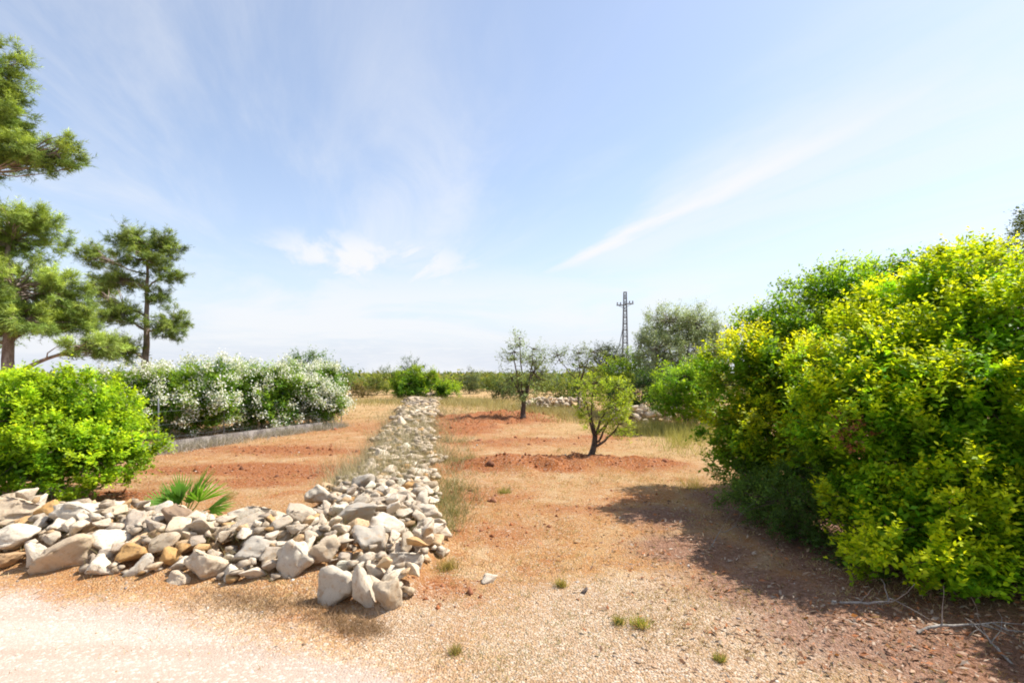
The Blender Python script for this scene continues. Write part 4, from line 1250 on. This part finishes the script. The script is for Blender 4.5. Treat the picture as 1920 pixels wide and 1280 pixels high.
def pebbles():
    def dens(x, y):
        red, grav, straw, rd, lit = zones(x, y)
        return np.clip(0.12 + 0.8 * grav + 0.5 * rd + 0.18 * red, 0, 1) * (0.15 + 1.3 * fbm(x * 1.2 + 9, y * 1.2, 3))
    X = scatter(rs, 26000, 2.05, 13, dens, 1.7)
    d = X[:, 1]
    S = (0.0035 + 0.0018 * rs.pareto(2.2, len(X)).clip(0, 7)) * (0.75 + 0.10 * d)
    pal = np.array([(0.62, 0.55, 0.46), (0.55, 0.46, 0.36), (0.68, 0.63, 0.56), (0.42, 0.30, 0.2), (0.36, 0.3, 0.26), (0.5, 0.33, 0.18)])
    tn = pal[rs.integers(6, size=len(X))] * rs.uniform(0.8, 1.1, (len(X), 1))
    octa = [(np.array([[1, 0, 0], [-1, 0, 0], [0, 1, 0], [0, -1, 0], [0, 0, 1], [0, 0, -1.0]]) * (1 + 0.3 * np.random.default_rng(i).normal(size=(6, 1))),
             np.array([[0, 2, 4], [2, 1, 4], [1, 3, 4], [3, 0, 4], [2, 0, 5], [1, 2, 5], [3, 1, 5], [0, 3, 5]])) for i in range(6)]
    tag(link('pebbles', bits_mesh('pebbles', octa, X, S, tn, rs, 0.6), M_BITS), 'small pale stone chips strewn over the open ground', 'pebbles', kind='stuff')

    def dens2(x, y):
        red, grav, straw, rd, lit = zones(x, y)
        return np.clip((red - 0.3) * 1.6, 0, 1)
    X = scatter(rs, 24000, 3.5, 26, dens2, 1.3)
    S = (0.011 + 0.010 * rs.pareto(2.4, len(X)).clip(0, 6)) * (0.7 + 0.055 * X[:, 1])
    tn = np.array([(0.24, 0.085, 0.032)]) * rs.uniform(0.7, 1.7, (len(X), 1)) + rs.uniform(0, 0.05, (len(X), 1))
    tag(link('soil_clods', bits_mesh('soil_clods', ROCK_TINY[:4] if False else octa, X, S, tn, rs, 0.8), M_BITS), 'crumbled clods of red earth on the dug ground', 'soil clods', kind='stuff')

    def dens3(x, y):
        return zones(x, y)[4] * (0.25 + 1.2 * fbm(x * 2.2, y * 2.2, 3))
    X = scatter(rs, 44000, 1.9, 7.5, dens3, 1.4)
    X[:, 2] += rs.uniform(0.004, 0.025, len(X))
    q = len(X)
    ax = unit(rs.normal(size=(q, 3)) * [1, 1, 0.35])
    nr = unit(rs.normal(size=(q, 3)) * 0.5 + [0, 0, 1])
    L = rs.uniform(0.015, 0.06, q)
    pal = np.array([(0.40, 0.16, 0.07), (0.28, 0.15, 0.09), (0.42, 0.28, 0.19), (0.16, 0.09, 0.06), (0.46, 0.36, 0.28)])
    col = pal[rs.integers(5, size=q)] * rs.uniform(0.75, 1.2, (q, 1))
    tag(link('leaf_litter', leaves_mesh('leaf_litter', X, ax, nr, L, L * rs.uniform(0.2, 0.5, q), col), M_STRAW), 'brown fallen leaves and twigs under the right-hand thicket', 'leaf litter', kind='stuff')


pebbles()

# ------------------------------------------------------------------ fallen branches under the thicket
def dead_branch(px, py, dx, dy, up, r, lab, seed):
    rng = np.random.default_rng(seed)
    a = gp(px, py, r * 0.7)
    b = gp(px + dx, py + dy, r * 0.7)
    b[2] += up
    T = Tubes()
    m = curve_pts(a, b, 9, 0.16, rng, 0.05)
    m[:, 2] = np.maximum(m[:, 2], gz(m[:, 0], m[:, 1]) + r * 0.5)
    T.add(m, np.linspace(r, r * 0.35, 9), 7)
    for q in (2, 4, 5, 6, 7):
        e = m[q] + (m[q] - m[q - 1]) * rng.uniform(1, 2.4) + rng.normal(size=3) * 0.12
        e[2] = max(e[2], float(gz(e[0], e[1])) + 0.01)
        T.add(curve_pts(m[q], e, 5, 0.15, rng), np.linspace(r * 0.4, r * 0.12, 5), 5)
    me = T.mesh('fallen_branch')
    me.transform(__import__('mathutils').Matrix.Translation(-Vector(a)))
    o = link('fallen_branch', me, M_BARK_GREY)
    o.location = a
    tag(o, lab, 'branch', 'dead branches under the thicket')


dead_branch(1720, 1190, 200, 10, 0.04, 0.010, 'curved pale grey fallen branch lying under the thicket in the bottom right', 1)
dead_branch(1900, 1250, -90, -70, 0.06, 0.007, 'thin grey dead branch leaning up at the far bottom right corner', 2)
dead_branch(1560, 1130, 110, 20, 0.08, 0.010, 'slender dead branch at the shaded foot of the thicket', 3)
dead_branch(1330, 1030, 90, -30, 0.03, 0.004, 'thin bare twig sticking out over the shaded litter left of the thicket', 4)

# ------------------------------------------------------------------ wire fence along the oleanders
def wire_fence():
    line = np.array([gp(150, 866), gp(297, 834), gp(420, 817), gp(530, 804), gp(640, 790)])
    root = thing('wire_fence', line[1], 'thin galvanised wire fence in front of the oleander hedge', 'fence')
    T0 = []
    for p in line:
        T = Tubes()
        T.add([p - [0, 0, 0.2], p + [0, 0, 0.6], p + [0, 0, 1.05], p + [0, 0, 1.06]], [0.016, 0.016, 0.016, 0.004], 8)
        child('post', T.mesh('post'), M_STEEL, root)
    for z in (0.15, 0.45, 0.75, 1.02):
        T = Tubes()
        T.add(line + [0, 0, z], 0.0022, 4)
        child('wire', T.mesh('wire'), M_STEEL, root)


wire_fence()


def low_wall():
    m, t = new_mat('weathered_concrete')
    co = t.n('ShaderNodeTexCoord').outputs['Object']
    f, g = t.noise(co, 5, 6, 0.65, 0.3), t.noise(co, 40, 4, 0.6)
    c = t.mix(t.ramp(f, 0.38, 0.64), (0.12, 0.10, 0.09), (0.24, 0.21, 0.19))
    c = t.mix(t.ramp(g, 0.5, 0.7, 0, 0.4), c, (0.34, 0.30, 0.27))
    bp = t.n('ShaderNodeBump', ins={'Strength': 0.6, 'Distance': 0.03, 'Height': g})
    out(t, t.n('ShaderNodeBsdfPrincipled', ins={'Base Color': c, 'Roughness': 0.95, 'Specular IOR Level': 0.1, 'Normal': bp.outputs[0]}).outputs[0])
    rng = np.random.default_rng(8)
    line = np.array([gp(200, 866), gp(290, 846), gp(420, 828), gp(530, 812), gp(600, 803)])
    root = thing('low_wall', line[1], 'low weathered grey wall under the oleander hedge', 'wall')
    seg = np.linspace(0, len(line) - 1, 17)
    pts = np.array([[np.interp(q, range(len(line)), line[:, k]) for k in range(3)] for q in seg])
    for a, b in zip(pts[:-1], pts[1:]):
        d = unit(b - a)
        n = np.array([-d[1], d[0], 0]) * 0.08
        a, b = a + d * 0.006, b - d * 0.006
        h0, h1 = rng.uniform(0.165, 0.18, 2)
        j = rng.normal() * 0.003
        V = [p + s * n + n / 0.08 * j + np.array([0, 0, z]) for p, hh in ((a, h0), (b, h1)) for s in (-1, 1) for z in (-0.1, hh)]
        child('panel', mesh_np('panel', np.array(V), np.array([[0, 2, 3, 1], [4, 5, 7, 6], [0, 1, 5, 4], [2, 6, 7, 3], [1, 3, 7, 5]])), m, root)


low_wall()

# ------------------------------------------------------------------ power-line pylon
def pylon():
    d = 70.0
    b = np.array([(1172 - 960) / F * d, d, 0.0])
    H = EYE + (HZ - 547) / F * d
    root = thing('pylon', b, 'grey lattice steel power pylon with a short crossarm above the trees', 'pylon')
    w = lambda z: 0.42 - 0.26 * z / H
    corner = [(-1, -1), (1, -1), (1, 1), (-1, 1)]
    for sx, sy in corner:
        T = Tubes()
        zs = np.linspace(-0.2, H, 6)
        T.add([[b[0] + sx * w(z), b[1] + sy * w(z), z] for z in zs], 0.055, 4)
        child('leg', T.mesh('leg'), M_STEEL, root)
    zs = np.linspace(0.6, H - 0.05, 15)
    for i, z in enumerate(zs):
        T = Tubes()
        for k in range(4):
            p = np.array([b[0] + corner[k][0] * w(z), b[1] + corner[k][1] * w(z), z])
            q = np.array([b[0] + corner[(k + 1) % 4][0] * w(z), b[1] + corner[(k + 1) % 4][1] * w(z), z])
            T.add([p, q], 0.06, 4)
            if i < len(zs) - 1:
                z2 = zs[i + 1]
                q2 = np.array([b[0] + corner[(k + 1) % 4][0] * w(z2), b[1] + corner[(k + 1) % 4][1] * w(z2), z2])
                T.add([p, q2], 0.028, 4)
        child('brace', T.mesh('brace'), M_STEEL, root)
    za = EYE + (HZ - 571) / F * d
    for s, dz in ((-1, -0.08), (1, 0.12)):
        T = Tubes()
        for yy in (-0.14, 0.14):
            T.add([[b[0], b[1] + yy, za + dz], [b[0] + s * 1.15, b[1] + yy * 0.5, za + dz]], 0.07, 4)
        T.add([[b[0], b[1], za + dz - 0.5], [b[0] + s * 1.0, b[1], za + dz]], 0.03, 4)
        arm = child('crossarm', T.mesh('crossarm'), M_STEEL, root)
        for off in (0.62, 1.05):
            T = Tubes()
            x = b[0] + s * off
            zz = za + dz
            T.add([[x, b[1], zz + q] for q in (0.05, 0.12, 0.14, 0.2, 0.22, 0.3, 0.34, 0.42)], [0.04, 0.04, 0.11, 0.11, 0.05, 0.1, 0.1, 0.03], 8)
            child('insulator', T.mesh('insulator'), M_CERAMIC, root)
    T = Tubes()
    zt = EYE + (HZ - 615) / F * d
    T.add(np.array([[b[0] - 0.3, b[1], zt], [b[0] - 0.75, b[1], zt - 2.2], [b[0] - 1.2, b[1], zt - 3.4], [b[0] - 2.4, b[1], 0.0]]), 0.05, 4)
    child('stay_cable', T.mesh('stay_cable'), M_STEEL, root)


pylon()
